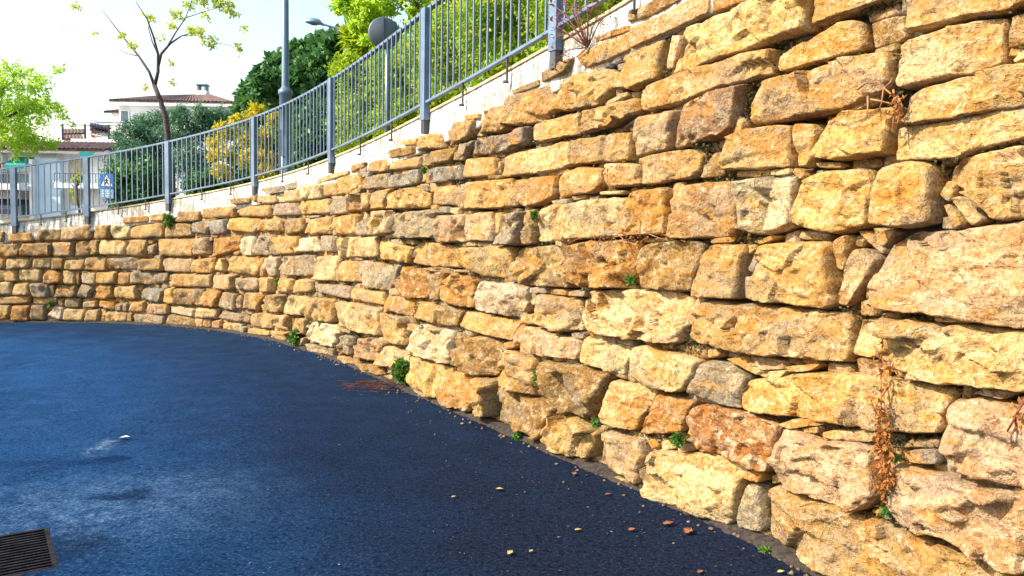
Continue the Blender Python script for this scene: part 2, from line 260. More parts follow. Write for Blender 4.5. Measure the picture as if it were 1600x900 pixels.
# ------------------------------------------------------------------ outlines of the stones on the wall face: colour letter, set-back (cm), then corners as
# (centimetres along the wall, centimetres up); the largest come first
STONE_DATA = """
y 2267,33 2286,33 2337,35 2388,34 2386,6 2342,3 2299,1 2265,3 2260,25
p 2322,160 2332,167 2354,167 2391,172 2395,129 2366,130 2346,131 2321,131 2319,141
c 2308,125 2341,128 2371,128 2395,127 2397,105 2357,102 2334,102 2327,108 2308,108
p 2336,63 2359,64 2400,64 2402,37 2388,35 2373,39 2345,38 2336,41
y 2244,86 2281,95 2334,101 2361,100 2356,80 2332,76 2297,73 2244,68 2239,77
p 2358,97 2374,99 2397,100 2400,68 2380,68 2366,67 2356,73 2355,80
y 2205,127 2253,127 2309,128 2309,103 2275,102 2241,99 2200,101 2198,108
y 2241,250 2271,250 2297,252 2318,250 2320,232 2296,226 2234,226 2230,237
y 2323,277 2383,273 2384,257 2364,256 2349,257 2323,257
p 2272,65 2299,65 2326,68 2331,45 2320,35 2302,35 2273,34 2268,48
y 2347,194 2351,198 2389,201 2391,173 2370,171 2363,180 2348,188
c 2177,294 2198,295 2229,296 2272,292 2271,270 2224,268 2166,266
c 2323,215 2353,215 2388,218 2389,204 2363,201 2352,198 2324,199
y 2326,227 2335,230 2360,232 2386,232 2388,216 2353,215 2325,215
c 2325,252 2344,255 2367,254 2368,234 2355,233 2335,232 2323,231 2320,236
c 2177,30 2195,32 2225,38 2248,36 2242,3 2215,1 2166,0 2163,8
y 2251,159 2271,162 2293,161 2300,131 2292,129 2244,130 2243,137
c 2095,126 2163,129 2197,128 2191,98 2164,97 2099,95 2090,103
y 2270,193 2287,197 2312,197 2314,169 2296,166 2267,171
r 2207,65 2239,67 2268,65 2268,39 2245,39 2206,39 2198,53
y 2314,197 2335,199 2344,195 2345,170 2317,169
y 2137,262 2166,266 2225,267 2249,266 2248,251 2210,252 2180,247 2142,246
y 2183,196 2229,196 2232,164 2177,163
y 2287,221 2297,226 2322,224 2321,202 2309,203 2290,202 2275,205
c 2020,184 2047,188 2129,191 2126,164 2023,158 2019,173
y 2253,309 2316,304 2317,288 2274,291
o 2073,158 2136,162 2146,161 2148,130 2098,127 2077,130
s 2178,246 2201,249 2230,250 2224,226 2214,222 2171,219
b 2149,159 2194,162 2204,160 2199,130 2153,130 2147,149
b 2039,66 2085,70 2122,67 2107,36 2062,33 2041,41
w 2232,195 2265,197 2268,170 2254,165 2233,168
b 1992,154 2036,156 2073,157 2076,125 2032,124 1984,125 1977,133
y 2222,221 2236,224 2263,223 2266,201 2246,201 2217,202
c 2148,93 2179,92 2210,91 2197,69 2163,67 2145,71
y 2251,261 2269,266 2288,270 2298,270 2304,254 2251,252
y 2211,160 2238,159 2238,129 2199,128 2206,147
y 2273,290 2316,287 2316,275 2299,274 2272,272
o 2388,34 2403,35 2404,15 2392,11
o 2135,194 2173,195 2178,165 2127,165
b 1977,36 2042,35 2061,32 2046,5 1974,5
y 2046,283 2094,284 2112,277 2097,256 2031,259
g 2210,91 2227,91 2244,87 2242,68 2198,69
p 2120,29 2162,32 2168,23 2164,4 2114,5
y 2063,32 2096,32 2117,26 2110,7 2072,2 2046,4
y 2123,65 2167,65 2155,36 2116,35
c 2125,305 2158,307 2194,312 2195,297 2173,295 2123,290 2123,300
c 1966,232 2020,234 2059,236 2064,216 2030,214 1959,214
y 2146,216 2187,218 2199,213 2193,199 2144,198
o 2199,312 2250,308 2247,297 2197,296
y 2062,235 2130,235 2131,216 2066,216
b-4 2368,254 2385,254 2386,242 2367,241
p 2134,243 2175,243 2170,219 2133,217
y 2123,288 2157,290 2154,266 2130,262 2101,269 2115,277
b 1893,69 1952,74 1980,72 1971,43 1937,39 1896,42
w 1931,123 1994,124 2014,120 2004,96 1931,97
p 2033,118 2081,118 2088,95 2066,92 2027,95 2020,104
o 2171,64 2204,65 2197,46 2158,35
y 1891,152 1954,155 1988,153 1977,128 1938,127 1891,134
y 1974,281 2020,282 2042,280 2027,255 2003,254 1963,258
y 1791,36 1887,38 1880,8 1855,3 1795,6
y 1909,213 1978,212 1985,188 1897,187
w 1796,63 1824,72 1854,72 1887,73 1884,40 1835,41 1786,41
y 1982,67 2032,66 2032,37 1976,39
y 2305,160 2320,154 2306,131 2299,132
c 2090,91 2141,90 2134,70 2088,73
y 2081,255 2137,257 2140,248 2116,240 2077,239
y 2048,210 2072,215 2102,212 2104,200 2097,195 2047,193
y 1903,94 1950,95 2004,93 1992,76 1944,76 1897,78
g 1728,188 1827,189 1848,185 1838,161 1750,160 1732,168
c 1549,77 1694,77 1704,47 1559,43
o 1983,210 2043,211 2043,193 2007,187 1981,194
y 2010,254 2074,256 2074,239 2019,238 2003,245
y 1792,155 1820,157 1889,152 1891,134 1841,132 1786,134
y 2059,298 2076,301 2122,303 2122,290 2092,287 2073,287
g 2250,29 2259,29 2264,6 2244,3
b-5 2300,268 2320,267 2321,256 2304,254
o 1885,35 1938,37 1931,4 1885,3 1878,22
o 1881,127 1931,124 1929,98 1901,98 1863,101 1861,115
g 1922,252 1964,250 2004,253 2002,238 1952,236 1905,237
o 1775,130 1827,127 1828,99 1766,96 1744,112
g 1635,132 1745,130 1721,101 1670,100 1628,107
y 1930,275 1972,276 1972,253 1904,254
c 1901,183 1950,185 1959,158 1906,159
y 2264,223 2280,221 2276,201 2268,201
y 1939,37 1976,40 1970,9 1952,5 1933,6
b 2115,318 2137,318 2175,321 2169,312 2144,309 2117,310
p 2101,215 2139,212 2143,198 2108,198
c 1542,158 1671,161 1675,137 1541,133
g 1966,182 2000,184 2001,156 1961,156
p 2003,91 2047,90 2043,68 1997,77
p 2047,89 2087,88 2086,73 2044,71
y 1721,211 1783,216 1812,206 1812,191 1700,193
p 1857,183 1897,183 1902,157 1840,157
c 2371,235 2385,247 2386,236 2372,234
y 1682,157 1784,151 1778,133 1675,136
y 1702,74 1774,74 1782,45 1724,43
y 1439,72 1544,77 1546,46 1433,42
b-3 2308,107 2326,107 2331,102 2313,97
y 936,150 1039,152 1039,120 946,119
g 1351,129 1460,134 1454,103 1340,100
w 1439,30 1463,39 1542,43 1574,36 1554,14 1451,15
y 2296,69 2327,75 2325,69 2297,65
u 1805,232 1887,230 1890,216 1804,216
y 1845,272 1908,271 1901,253 1845,252
s 1630,34 1708,46 1726,40 1708,18 1633,13
y 1893,235 1947,232 1949,216 1892,217
c 1475,133 1548,134 1565,102 1463,99
b 2104,-1 2164,4 2157,-5 2116,-8
y 1144,123 1254,125 1250,93 1142,98
o 1710,97 1796,96 1789,77 1707,78
y 972,87 1087,89 1089,67 978,63
p-2 2349,181 2354,182 2366,172 2360,169
b-3 2203,214 2214,214 2217,200 2194,199
c 1728,39 1788,39 1790,19 1706,15
c 1656,191 1722,191 1725,166 1665,162
y 1526,186 1614,189 1613,165 1520,162
g 2340,70 2355,74 2356,67 2340,65
y 1828,211 1881,212 1883,192 1826,195
b 1858,96 1910,95 1897,78 1855,76
b 2001,185 2019,185 2021,158 2002,156
b 1830,127 1870,128 1863,101 1834,97
y 1383,212 1506,212 1509,192 1391,192
b 989,60 1067,61 1073,33 994,30
o 1099,154 1181,159 1175,134 1087,121
y 1293,157 1392,161 1395,134 1312,131
y 560,133 632,136 631,112 561,108
y 1808,95 1856,95 1853,76 1799,77
y 1429,185 1521,187 1513,163 1414,164
u 1701,230 1793,233 1788,217 1711,217
y 868,174 945,180 946,154 869,150
y-1 2226,94 2241,98 2262,90 2260,87
c 798,146 857,147 858,118 800,118 792,132
c 1351,69 1433,73 1430,44 1350,41
g 1228,160 1299,161 1310,129 1238,128
p 953,115 1030,117 1027,90 949,90
y 1145,189 1241,189 1232,164 1136,168
y-2 2293,162 2303,166 2300,148 2295,149
p 714,168 777,174 775,148 715,143
o 636,136 694,139 694,113 633,112
b 1795,248 1873,248 1862,236 1797,235
b 950,180 1028,180 1029,157 953,153
p 2242,99 2268,99 2270,95 2254,92
y 1609,96 1706,97 1707,82 1609,82
y 1565,129 1633,130 1622,104 1565,102
b 2011,295 2057,298 2051,288 2014,286
g 874,88 956,86 962,71 917,64 873,64
y 1785,268 1839,265 1844,250 1775,253
y 2172,197 2185,198 2183,174 2175,180
g 1480,95 1598,98 1600,81 1475,83
b 747,143 792,146 798,118 742,113
b-1 2342,75 2355,78 2355,74 2335,70
y 1581,214 1649,215 1646,193 1573,193
y 1056,208 1162,210 1155,191 1055,189
y 1538,239 1611,239 1609,223 1576,215 1534,216
c 2162,292 2172,290 2167,270 2160,270
y 1169,208 1278,209 1280,191 1168,192
w 1395,237 1479,234 1474,213 1388,214
p 1091,88 1168,92 1165,66 1095,64
y 569,82 628,86 628,62 569,59
g 816,112 886,114 883,92 819,90
p-2 2201,128 2209,128 2200,110 2190,114
g 1287,210 1376,210 1391,191 1285,192
b 1291,66 1351,70 1345,42 1267,39
g 1623,233 1700,235 1707,217 1635,219
y 1034,115 1095,119 1101,93 1035,90
p 863,147 910,148 905,116 858,119
g 2366,100 2373,104 2385,104 2379,100
y 1235,32 1311,37 1306,12 1228,11
b 1333,186 1406,187 1409,166 1336,162
b 971,201 1051,203 1050,183 972,182
y-2 2303,167 2312,167 2321,159 2320,156
g 1575,34 1625,36 1624,13 1559,10
y 570,15 616,15 613,-11 571,-14
w 1407,157 1476,160 1484,139 1395,137
y 1243,186 1328,186 1330,168 1236,167
g 1513,214 1572,214 1575,192 1514,189
o 618,15 655,16 652,-15 615,-15
y 667,164 714,166 715,143 660,142
p 695,139 739,141 738,114 696,113
b 970,11 1045,10 1046,-8 964,-8
c 2154,-8 2165,-1 2188,-2 2189,-5 2167,-9
y 1703,245 1792,247 1789,235 1700,238
y 1660,213 1712,217 1696,194 1648,194
y 765,111 813,113 814,87 765,87
c 569,59 616,60 617,37 570,33
y-3 2312,169 2326,167 2319,160 2316,161
g 878,6 958,8 959,-9 879,-11
c 834,57 885,60 889,35 831,36
u 902,58 956,56 952,32 897,35
y-3 2344,183 2348,189 2353,187 2350,179
g 1124,29 1222,26 1219,14 1106,14
c 629,86 674,86 675,64 630,63
y-3 2345,178 2349,179 2357,170 2353,168
w 1268,125 1323,127 1314,96 1269,95
y 2269,67 2279,71 2299,72 2275,65
y 570,28 654,34 652,20 570,16
w 1188,155 1223,159 1235,127 1186,126 1176,144
o 676,85 716,82 720,60 678,59
b 704,56 747,57 747,34 702,32
g 1172,88 1244,90 1241,69 1174,67
y-2 2311,134 2318,136 2320,127 2311,127
y 892,111 946,113 946,91 887,90
g 1130,61 1174,60 1175,32 1121,33
g 1882,250 1913,251 1891,233 1866,236
o 2073,308 2118,309 2121,304 2074,304
y 600,158 653,158 660,141 610,138
o 1071,59 1123,61 1119,34 1071,33
c 822,174 865,174 866,150 821,149
c 725,11 767,10 765,-12 721,-12
y 780,173 819,175 819,149 776,148
u 1083,185 1135,188 1133,162 1080,160
g 655,59 689,59 692,32 656,32
o 2057,-4 2103,4 2103,-2 2067,-7
b-3 2279,-2 2292,-1 2319,1 2309,-3
c-1 2345,131 2360,131 2366,129 2349,128
y 792,84 837,85 835,62 791,62
o 793,57 829,59 828,33 785,32
y 1319,95 1380,95 1383,76 1317,71
b 1683,261 1773,259 1772,250 1704,251
y 2296,228 2314,232 2313,228 2299,225
p 912,27 969,30 972,11 912,8
y 1633,252 1694,252 1696,236 1635,240
g 656,16 684,17 685,-12 654,-14
y 1210,65 1263,62 1253,38 1205,38
y 1257,92 1305,93 1307,70 1246,67
y-1 2224,201 2250,201 2249,197 2225,198
c 1052,28 1120,31 1109,13 1047,9
p 813,8 861,10 860,-9 810,-12
y 1385,38 1443,42 1433,18 1375,19
g 2247,159 2251,160 2245,144 2239,146
y 1398,97 1455,98 1455,82 1388,74
p 1316,37 1375,40 1368,16 1313,19
c 606,106 652,106 645,88 607,85
p 1044,153 1075,155 1083,126 1044,122
g 1883,212 1903,212 1895,189 1884,187
c 2238,142 2243,142 2246,129 2239,130
c 660,109 695,111 695,89 656,89
u 1030,182 1081,185 1073,160 1031,164
c 619,58 650,59 652,35 618,35
y 1483,233 1532,234 1534,215 1476,216
p 724,106 764,107 763,87 722,87
b-4 2320,129 2332,131 2333,127 2320,126
o 837,84 871,85 872,61 837,61
y 2270,97 2293,101 2285,96 2272,94
w 976,28 1043,25 1043,11 977,14
g 1435,5 1551,12 1548,1 1469,-1
w 757,86 788,82 788,60 756,61
g 1611,177 1647,184 1654,163 1613,163
y 961,58 985,61 992,31 957,32
g 1493,162 1530,160 1533,140 1489,140
o 2244,31 2251,36 2261,37 2259,31
w 701,15 723,15 721,-12 688,-2
c 1337,230 1388,231 1388,212 1335,213
c-2 2256,92 2274,95 2266,89 2261,87
y 2222,235 2231,228 2229,223 2222,223
w 2236,-7 2241,-4 2255,-5 2254,-9
c 718,85 745,84 745,59 721,59
b 1971,287 2011,289 2012,284 1971,283
y 656,31 709,31 706,20 657,19
b 1636,6 1713,13 1724,4 1674,1
p 1228,225 1300,225 1304,212 1234,213
g 755,60 783,53 776,34 748,34
c 770,9 798,12 796,-11 766,-12
y 848,190 910,193 911,182 847,179
y 876,30 905,32 904,11 864,10
b 567,156 599,159 598,138 568,136
b 696,109 722,109 721,86 696,87
o 568,104 601,104 601,86 569,84
y 2147,163 2176,164 2176,161 2149,160
y-1 2240,162 2254,165 2261,164 2246,160
g 1243,236 1327,239 1333,228 1283,226
b 722,29 755,31 756,14 723,13
c 1132,7 1201,11 1189,-4 1133,-3
b-3 2276,202 2293,201 2294,198 2280,199
y 2005,99 2024,101 2026,93 2006,92
b 1553,3 1624,11 1641,4 1573,-3
c 1446,242 1518,245 1572,245 1572,241 1449,236
y 2207,163 2230,164 2228,161 2209,160
o 795,28 833,30 834,11 798,16
y 1950,184 1965,183 1960,165 1955,165
g-2 2255,-2 2259,1 2270,1 2261,-4
c 2193,-3 2210,-2 2216,-4 2202,-7
p-2 2176,35 2189,38 2191,33 2178,29
p 1304,9 1366,13 1355,-1 1300,-2
c 1222,6 1299,9 1298,1 1216,-3
b 1571,253 1633,252 1627,246 1577,242
g 2069,123 2091,124 2090,120 2069,119
c 2250,200 2265,200 2264,197 2251,197
c 2097,259 2122,262 2123,259 2097,256
p 910,195 953,199 952,184 912,184
y 2282,67 2295,70 2293,66 2285,65
g 2017,122 2041,124 2042,119 2018,118
g 1791,2 1812,6 1847,2 1797,-3
b 1177,58 1201,62 1203,37 1176,37
b 1149,222 1211,224 1209,214 1156,212
y 1778,69 1819,70 1812,62 1783,62
b-4 2262,37 2269,38 2271,35 2264,32
y-2 2211,98 2220,99 2222,95 2211,92
p-2 2191,35 2203,39 2205,35 2193,31
p 2003,109 2020,112 2013,102 2004,101
g 2125,94 2147,94 2146,91 2128,91
y 1737,267 1780,268 1778,259 1743,262
c 1117,118 1132,120 1133,97 1100,98
g 2040,191 2063,192 2063,188 2045,187
y 2046,123 2067,123 2067,119 2045,119
p 1830,131 1856,132 1907,129 1871,127
y 1881,277 1916,275 1915,270 1886,272
p 760,24 792,28 791,16 759,14
o 1978,73 1998,76 1999,71 1981,67
g-1 2074,92 2091,93 2090,89 2075,88
y 2264,198 2267,200 2274,196 2272,194
g 912,138 930,141 931,122 910,120
g 1332,240 1372,242 1376,232 1338,229
p 571,-14 616,-14 613,-20 571,-21
p 1047,9 1073,9 1073,-5 1048,-7
c 2099,195 2124,195 2123,193 2101,193
o 1254,125 1266,125 1269,94 1255,93
o 2164,33 2171,35 2177,31 2172,28
g2 1725,158 1761,158 1762,151 1731,153
o 1073,10 1096,12 1097,-4 1073,-5
b 2120,239 2140,244 2135,240 2122,238
y 2064,193 2084,194 2082,191 2069,190
g 1952,-1 1969,3 1985,1 1961,-4
c 1891,38 1918,42 1927,39 1898,35
o 1099,8 1125,11 1126,-3 1099,-4
p 1401,9 1441,14 1428,1 1405,0
y 2238,160 2243,159 2244,157 2240,154
c 1721,103 1753,102 1752,97 1724,96
c 1864,190 1884,189 1884,183 1865,185
g 1608,242 1643,240 1640,233 1612,235
c 1926,157 1951,157 1951,153 1926,154
b 690,57 700,56 701,33 693,33
b-2 1950,228 1957,229 1956,217 1951,217
g 1844,192 1862,191 1862,185 1845,186
g 1790,217 1811,215 1810,209 1789,211
y 1208,227 1233,229 1232,214 1214,217
g 1906,75 1928,76 1927,72 1909,71
g 1599,247 1631,247 1632,241 1602,242
y 1575,220 1609,221 1610,215 1579,215
b 1940,217 1961,215 1960,213 1940,214
b 746,84 754,84 751,57 747,57
p 1720,4 1746,8 1747,2 1724,-1
b 1754,129 1768,129 1766,120 1754,121
g 835,23 850,23 849,11 835,10
b 864,8 875,7 876,-9 865,-9
c 1904,157 1925,158 1924,154 1904,154
c 1762,159 1788,158 1787,153 1765,154
g 1557,40 1608,42 1604,38 1567,37
g 2087,192 2099,193 2097,190 2086,190
c 1761,158 1788,158 1789,154 1761,154
c 1852,99 1873,99 1872,95 1852,95
g 1593,134 1635,136 1633,131 1600,131
c 2048,160 2059,160 2058,156 2049,156
u 923,119 948,120 946,113 925,112
b 885,61 905,63 901,53 886,53
b 710,29 720,29 721,14 711,16
b 1612,228 1629,222 1617,215 1610,217
c 1315,221 1334,221 1335,212 1308,213
y 1701,164 1726,165 1724,160 1705,160
b 1156,134 1179,136 1178,127 1158,126
g 854,26 862,27 861,10 852,10
g 1416,190 1472,190 1468,187 1423,187
b 1307,227 1335,228 1334,221 1312,221
g 1192,6 1210,6 1207,-3 1191,-4
g 1203,35 1233,34 1231,29 1206,29
y 1932,6 1939,5 1941,1 1932,0
b 910,148 926,148 922,141 912,141
"""
# ------------------------------------------------------------------ the wall's ground line (a curve of 0.25 m steps), its top and its batter
KP = np.array([(-15.730,16.586), (-15.490,16.516), (-15.250,16.446), (-15.010,16.376), (-14.770,16.306), (-14.530,16.236), (-14.290,16.166), (-14.050,16.096), (-13.810,16.026),
(-13.570,15.956), (-13.330,15.886), (-13.090,15.816), (-12.850,15.746), (-12.610,15.676), (-12.370,15.606), (-12.130,15.536), (-11.890,15.466), (-11.650,15.396), (-11.410,15.327),
(-11.170,15.257), (-10.930,15.189), (-10.688,15.124), (-10.445,15.067), (-10.199,15.019), (-9.952,14.986), (-9.702,14.966), (-9.453,14.954), (-9.203,14.945), (-8.953,14.933),
(-8.704,14.913), (-8.456,14.884), (-8.209,14.843), (-7.964,14.792), (-7.722,14.731), (-7.482,14.660), (-7.245,14.580), (-7.012,14.491), (-6.782,14.393), (-6.556,14.287),
(-6.333,14.172), (-6.115,14.050), (-5.901,13.921), (-5.691,13.785), (-5.486,13.642), (-5.285,13.494), (-5.089,13.339), (-4.897,13.178), (-4.710,13.013), (-4.527,12.842),
(-4.349,12.667), (-4.174,12.488), (-4.004,12.305), (-3.838,12.118), (-3.676,11.928), (-3.517,11.735), (-3.362,11.539), (-3.210,11.340), (-3.061,11.139), (-2.915,10.936),
(-2.772,10.731), (-2.631,10.525), (-2.492,10.317), (-2.355,10.108), (-2.220,9.898), (-2.086,9.687), (-1.953,9.475), (-1.821,9.262), (-1.690,9.049), (-1.560,8.836), (-1.430,8.623),
(-1.300,8.409), (-1.171,8.195), (-1.041,7.981), (-0.912,7.767), (-0.782,7.554), (-0.652,7.340), (-0.521,7.127), (-0.391,6.914), (-0.260,6.701), (-0.128,6.488), (0.003,6.276),
(0.135,6.063), (0.266,5.850), (0.398,5.638), (0.528,5.425), (0.659,5.211), (0.788,4.997), (0.915,4.782), (1.042,4.566), (1.166,4.350), (1.289,4.132), (1.409,3.913), (1.529,3.693),
(1.647,3.473), (1.765,3.252), (1.883,3.032), (2.001,2.812), (2.119,2.591), (2.238,2.371), (2.356,2.151), (2.474,1.931), (2.593,1.710), (2.711,1.490), (2.829,1.270), (2.947,1.050),
(3.066,0.829), (3.184,0.609), (3.302,0.389), (3.421,0.169), (3.539,-0.051), (3.657,-0.272), (3.775,-0.492), (3.894,-0.712), (4.012,-0.932), (4.130,-1.153), (4.249,-1.373)])
KS = np.arange(len(KP))*0.25
BAT = 0.05
KT = np.gradient(KP, axis=0); KT /= np.linalg.norm(KT, axis=1)[:, None]
KN = np.stack([KT[:, 1], -KT[:, 0]], 1)
if KN[60]@(np.array([-4.0, 3.0])-KP[60]) < 0: KN = -KN
S_END = KS[-1]
def wpt(s, z, out=0.0):            # wall coordinates (metres along, up, out from the face) to the world
    s = np.asarray(s, float); z = np.asarray(z, float)
    x, y = np.interp(s, KS, KP[:, 0]), np.interp(s, KS, KP[:, 1])
    nx, ny = np.interp(s, KS, KN[:, 0]), np.interp(s, KS, KN[:, 1])
    o = out - BAT*z
    return np.stack([x+nx*o, y+ny*o, z+0*s], -1)
def nrm(s): 
    n = np.array([np.interp(s, KS, KN[:, 0]), np.interp(s, KS, KN[:, 1]), 0]); return n/np.linalg.norm(n)
def tan(s):
    t = np.array([np.interp(s, KS, KT[:, 0]), np.interp(s, KS, KT[:, 1]), 0]); return t/np.linalg.norm(t)
_ts = [0, 3, 5.87, 6.67, 7.62, 8.93, 9.87, 10.84, 12.07, 13.13, 14.93, 16.24, 17.3, 18.68, 19.65, 20.63, 21.08, 24, 28.75]
_tz = [0.95, 1.37, 1.75, 1.86, 2.0, 2.18, 2.29, 2.39, 2.49, 2.57, 2.69, 2.77, 2.86, 2.98, 3.08, 3.2, 3.26, 3.66, 4.3]
_sg = np.linspace(0, 28.75, 600); _zg = np.interp(_sg, _ts, _tz)
_zg = np.convolve(np.pad(_zg, 20, mode='reflect', reflect_type='odd'), np.ones(41)/41, 'valid')
def ztop(s): return np.interp(s, _sg, _zg)

# ------------------------------------------------------------------ ground, road, upper terrain
def build_ground():
    m = simple('dry_earth', (.20, .15, .09), .95, 0, .3, .4)
    mb = MB(); R = 2500; n = 48
    mb.add([(0, 0, -1.2)]+[(R*math.cos(2*math.pi*k/n), R*math.sin(2*math.pi*k/n), -1.2) for k in range(n)],
           [(0, 1+k, 1+(k+1) % n) for k in range(n)])
    tag(mb.build('ground', m), kind='structure')
build_ground()

GR_A = math.radians(35.0)          # the drain grate's turn in plan
GU = np.array([math.cos(GR_A), math.sin(GR_A)]); GV = np.array([-math.sin(GR_A), math.cos(GR_A)])
GC = on_road(76, 824)[:2]          # its far right corner
GW, GH = 0.60, 0.62                # along GU (to the left) and along -GV (to the camera)
def asphalt():
    m, nt, b = new_mat('asphalt'); L = nt.links; p = posn(nt)
    big = noise(nt, p, .55, 5, .6, .6); med = noise(nt, p, 3.0, 6, .65); gr = noise(nt, p, 60, 2, .65); gr2 = noise(nt, p, 27, 4, .72)
    c = mix(nt, ramp(nt, big, .35, .68), (.0068, .0240, .064), (.0100, .0395, .106))
    c = mix(nt, ramp(nt, med, .45, .75, 0, .5), c, (.017, .049, .130))
    def blob(px, py, rx, ry, rot=0.0, soft=.5):
        q = on_road(px, py)
        mp = node(nt, 'ShaderNodeMapping'); mp.vector_type = 'TEXTURE'
        mp.inputs['Location'].default_value = (q[0], q[1], q[2]); mp.inputs['Rotation'].default_value = (0, 0, rot)
        mp.inputs['Scale'].default_value = (rx, ry, 50)
        wob = node(nt, 'ShaderNodeTexNoise'); wob.inputs['Scale'].default_value = 3.4; wob.inputs['Detail'].default_value = 6; L.new(p, wob.inputs['Vector'])
        ad = node(nt, 'ShaderNodeVectorMath'); ad.operation = 'MULTIPLY_ADD'
        L.new(wob.outputs['Color'], ad.inputs[0]); ad.inputs[1].default_value = (.5, .5, 0); 
        off = node(nt, 'ShaderNodeVectorMath'); off.operation = 'SUBTRACT'; L.new(p, off.inputs[0]); off.inputs[1].default_value = (.25, .25, 0)
        L.new(off.outputs[0], ad.inputs[2]); L.new(ad.outputs[0], mp.inputs['Vector'])
        ln = node(nt, 'ShaderNodeVectorMath'); ln.operation = 'LENGTH'; L.new(mp.outputs[0], ln.inputs[0])
        return ramp(nt, ln.outputs['Value'], 1-soft, 1.0, 1, 0)
    da = node(nt, 'ShaderNodeAttribute'); da.attribute_name = 'tint'          # fading sky glare painted into the asphalt as a darker band towards the wall
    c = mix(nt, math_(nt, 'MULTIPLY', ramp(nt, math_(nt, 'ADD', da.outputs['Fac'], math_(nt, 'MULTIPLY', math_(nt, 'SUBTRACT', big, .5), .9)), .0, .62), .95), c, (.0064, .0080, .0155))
    dust = noise(nt, p, 5.5, 8, .75, .5)
    pale = math_(nt, 'MULTIPLY', blob(110, 800, 1.5, 1.0, .5, .85), ramp(nt, dust, .36, .66, .05, .62))
    c = mix(nt, pale, c, (.060, .120, .215))
    c = mix(nt, math_(nt, 'MULTIPLY', blob(165, 697, .17, .30, 0, .8), ramp(nt, dust, .40, .62)), c, (.09, .15, .23))
    c = mix(nt, math_(nt, 'MULTIPLY', blob(158, 719, .17, .13, 0, .55), .85), c, (.003, .007, .018))
    c = mix(nt, math_(nt, 'MULTIPLY', blob(203, 772, .24, .14, .45, .6), .8), c, (.003, .008, .021))
    c = mix(nt, math_(nt, 'MULTIPLY', blob(40, 728, .8, .22, .1, .8), .55), c, (.003, .009, .027))
    c = mix(nt, math_(nt, 'MULTIPLY', blob(38, 868, .46, .38, .6, .5), .7), c, (.003, .006, .015))
    c = mix(nt, ramp(nt, gr, .50, .66, 0, 1), c, mix(nt, 1.0, c, (3.0, 2.3, 1.9), 'MULTIPLY'))      # aggregate
    c = mix(nt, ramp(nt, gr2, .36, .52, .85, 0), c, mix(nt, 1.0, c, (.30, .32, .38), 'MULTIPLY'))
    df = node(nt, 'ShaderNodeBsdfDiffuse'); L.new(c, df.inputs['Color']); df.inputs['Roughness'].default_value = .6
    gl = node(nt, 'ShaderNodeBsdfGlossy'); gl.inputs['Color'].default_value = (.14, .40, .95, 1); L.new(ramp(nt, med, .3, .8, .45, .62), gl.inputs['Roughness'])
    lw = node(nt, 'ShaderNodeFresnel'); lw.inputs['IOR'].default_value = 1.28
    ms = node(nt, 'ShaderNodeMixShader'); L.new(math_(nt, 'MULTIPLY', lw.outputs[0], .30), ms.inputs[0]); L.new(df.outputs[0], ms.inputs[1]); L.new(gl.outputs[0], ms.inputs[2])
    L.new(ms.outputs[0], nt.nodes['Material Output'].inputs['Surface'])
    n1 = bump(nt, gr, .0035, .7); n2 = bump(nt, gr2, .004, .6, n1)
    L.new(n2, df.inputs['Normal']); L.new(n2, gl.inputs['Normal']); return m
MAT_ASPHALT = asphalt()
def build_road():
    us = sorted(set([-GW, 0.0]+list(np.concatenate([np.linspace(-60, -6, 30), np.linspace(-5, 5, 41), np.linspace(5.4, 12, 22), np.linspace(13, 30, 12)]))))
    vs_ = sorted(set([-GH, 0.0]+list(np.concatenate([np.linspace(-35, -6, 16), np.linspace(-5, 5, 41), np.linspace(5.4, 16, 34), np.linspace(17, 35, 14)]))))
    V = np.array([[GC+GU*u+GV*v for u in us] for v in vs_])
    Z = road_z(V[..., 0]); W = np.concatenate([V, Z[..., None]], -1).reshape(-1, 3); n = len(us); Fq = []
    for j in range(len(vs_)-1):
        for i in range(n-1):
            if us[i] >= -GW-1e-6 and us[i+1] <= 1e-6 and vs_[j] >= -GH-1e-6 and vs_[j+1] <= 1e-6: continue
            Fq.append((j*n+i, j*n+i+1, (j+1)*n+i+1, (j+1)*n+i))
    d = np.sqrt(((W[:, None, :2]-KP[None])**2).sum(-1)).min(1); glare_loss = np.clip(1-d/3.3, 0, 1)**1.1  # weight of the painted darkening, strongest at the wall where sky glare drops
    o = link('road', np_mesh('road', W, Fq, True, np.stack([glare_loss, glare_loss, glare_loss, 1+0*glare_loss], 1)), MAT_ASPHALT); tag(o, kind='structure')
build_road()

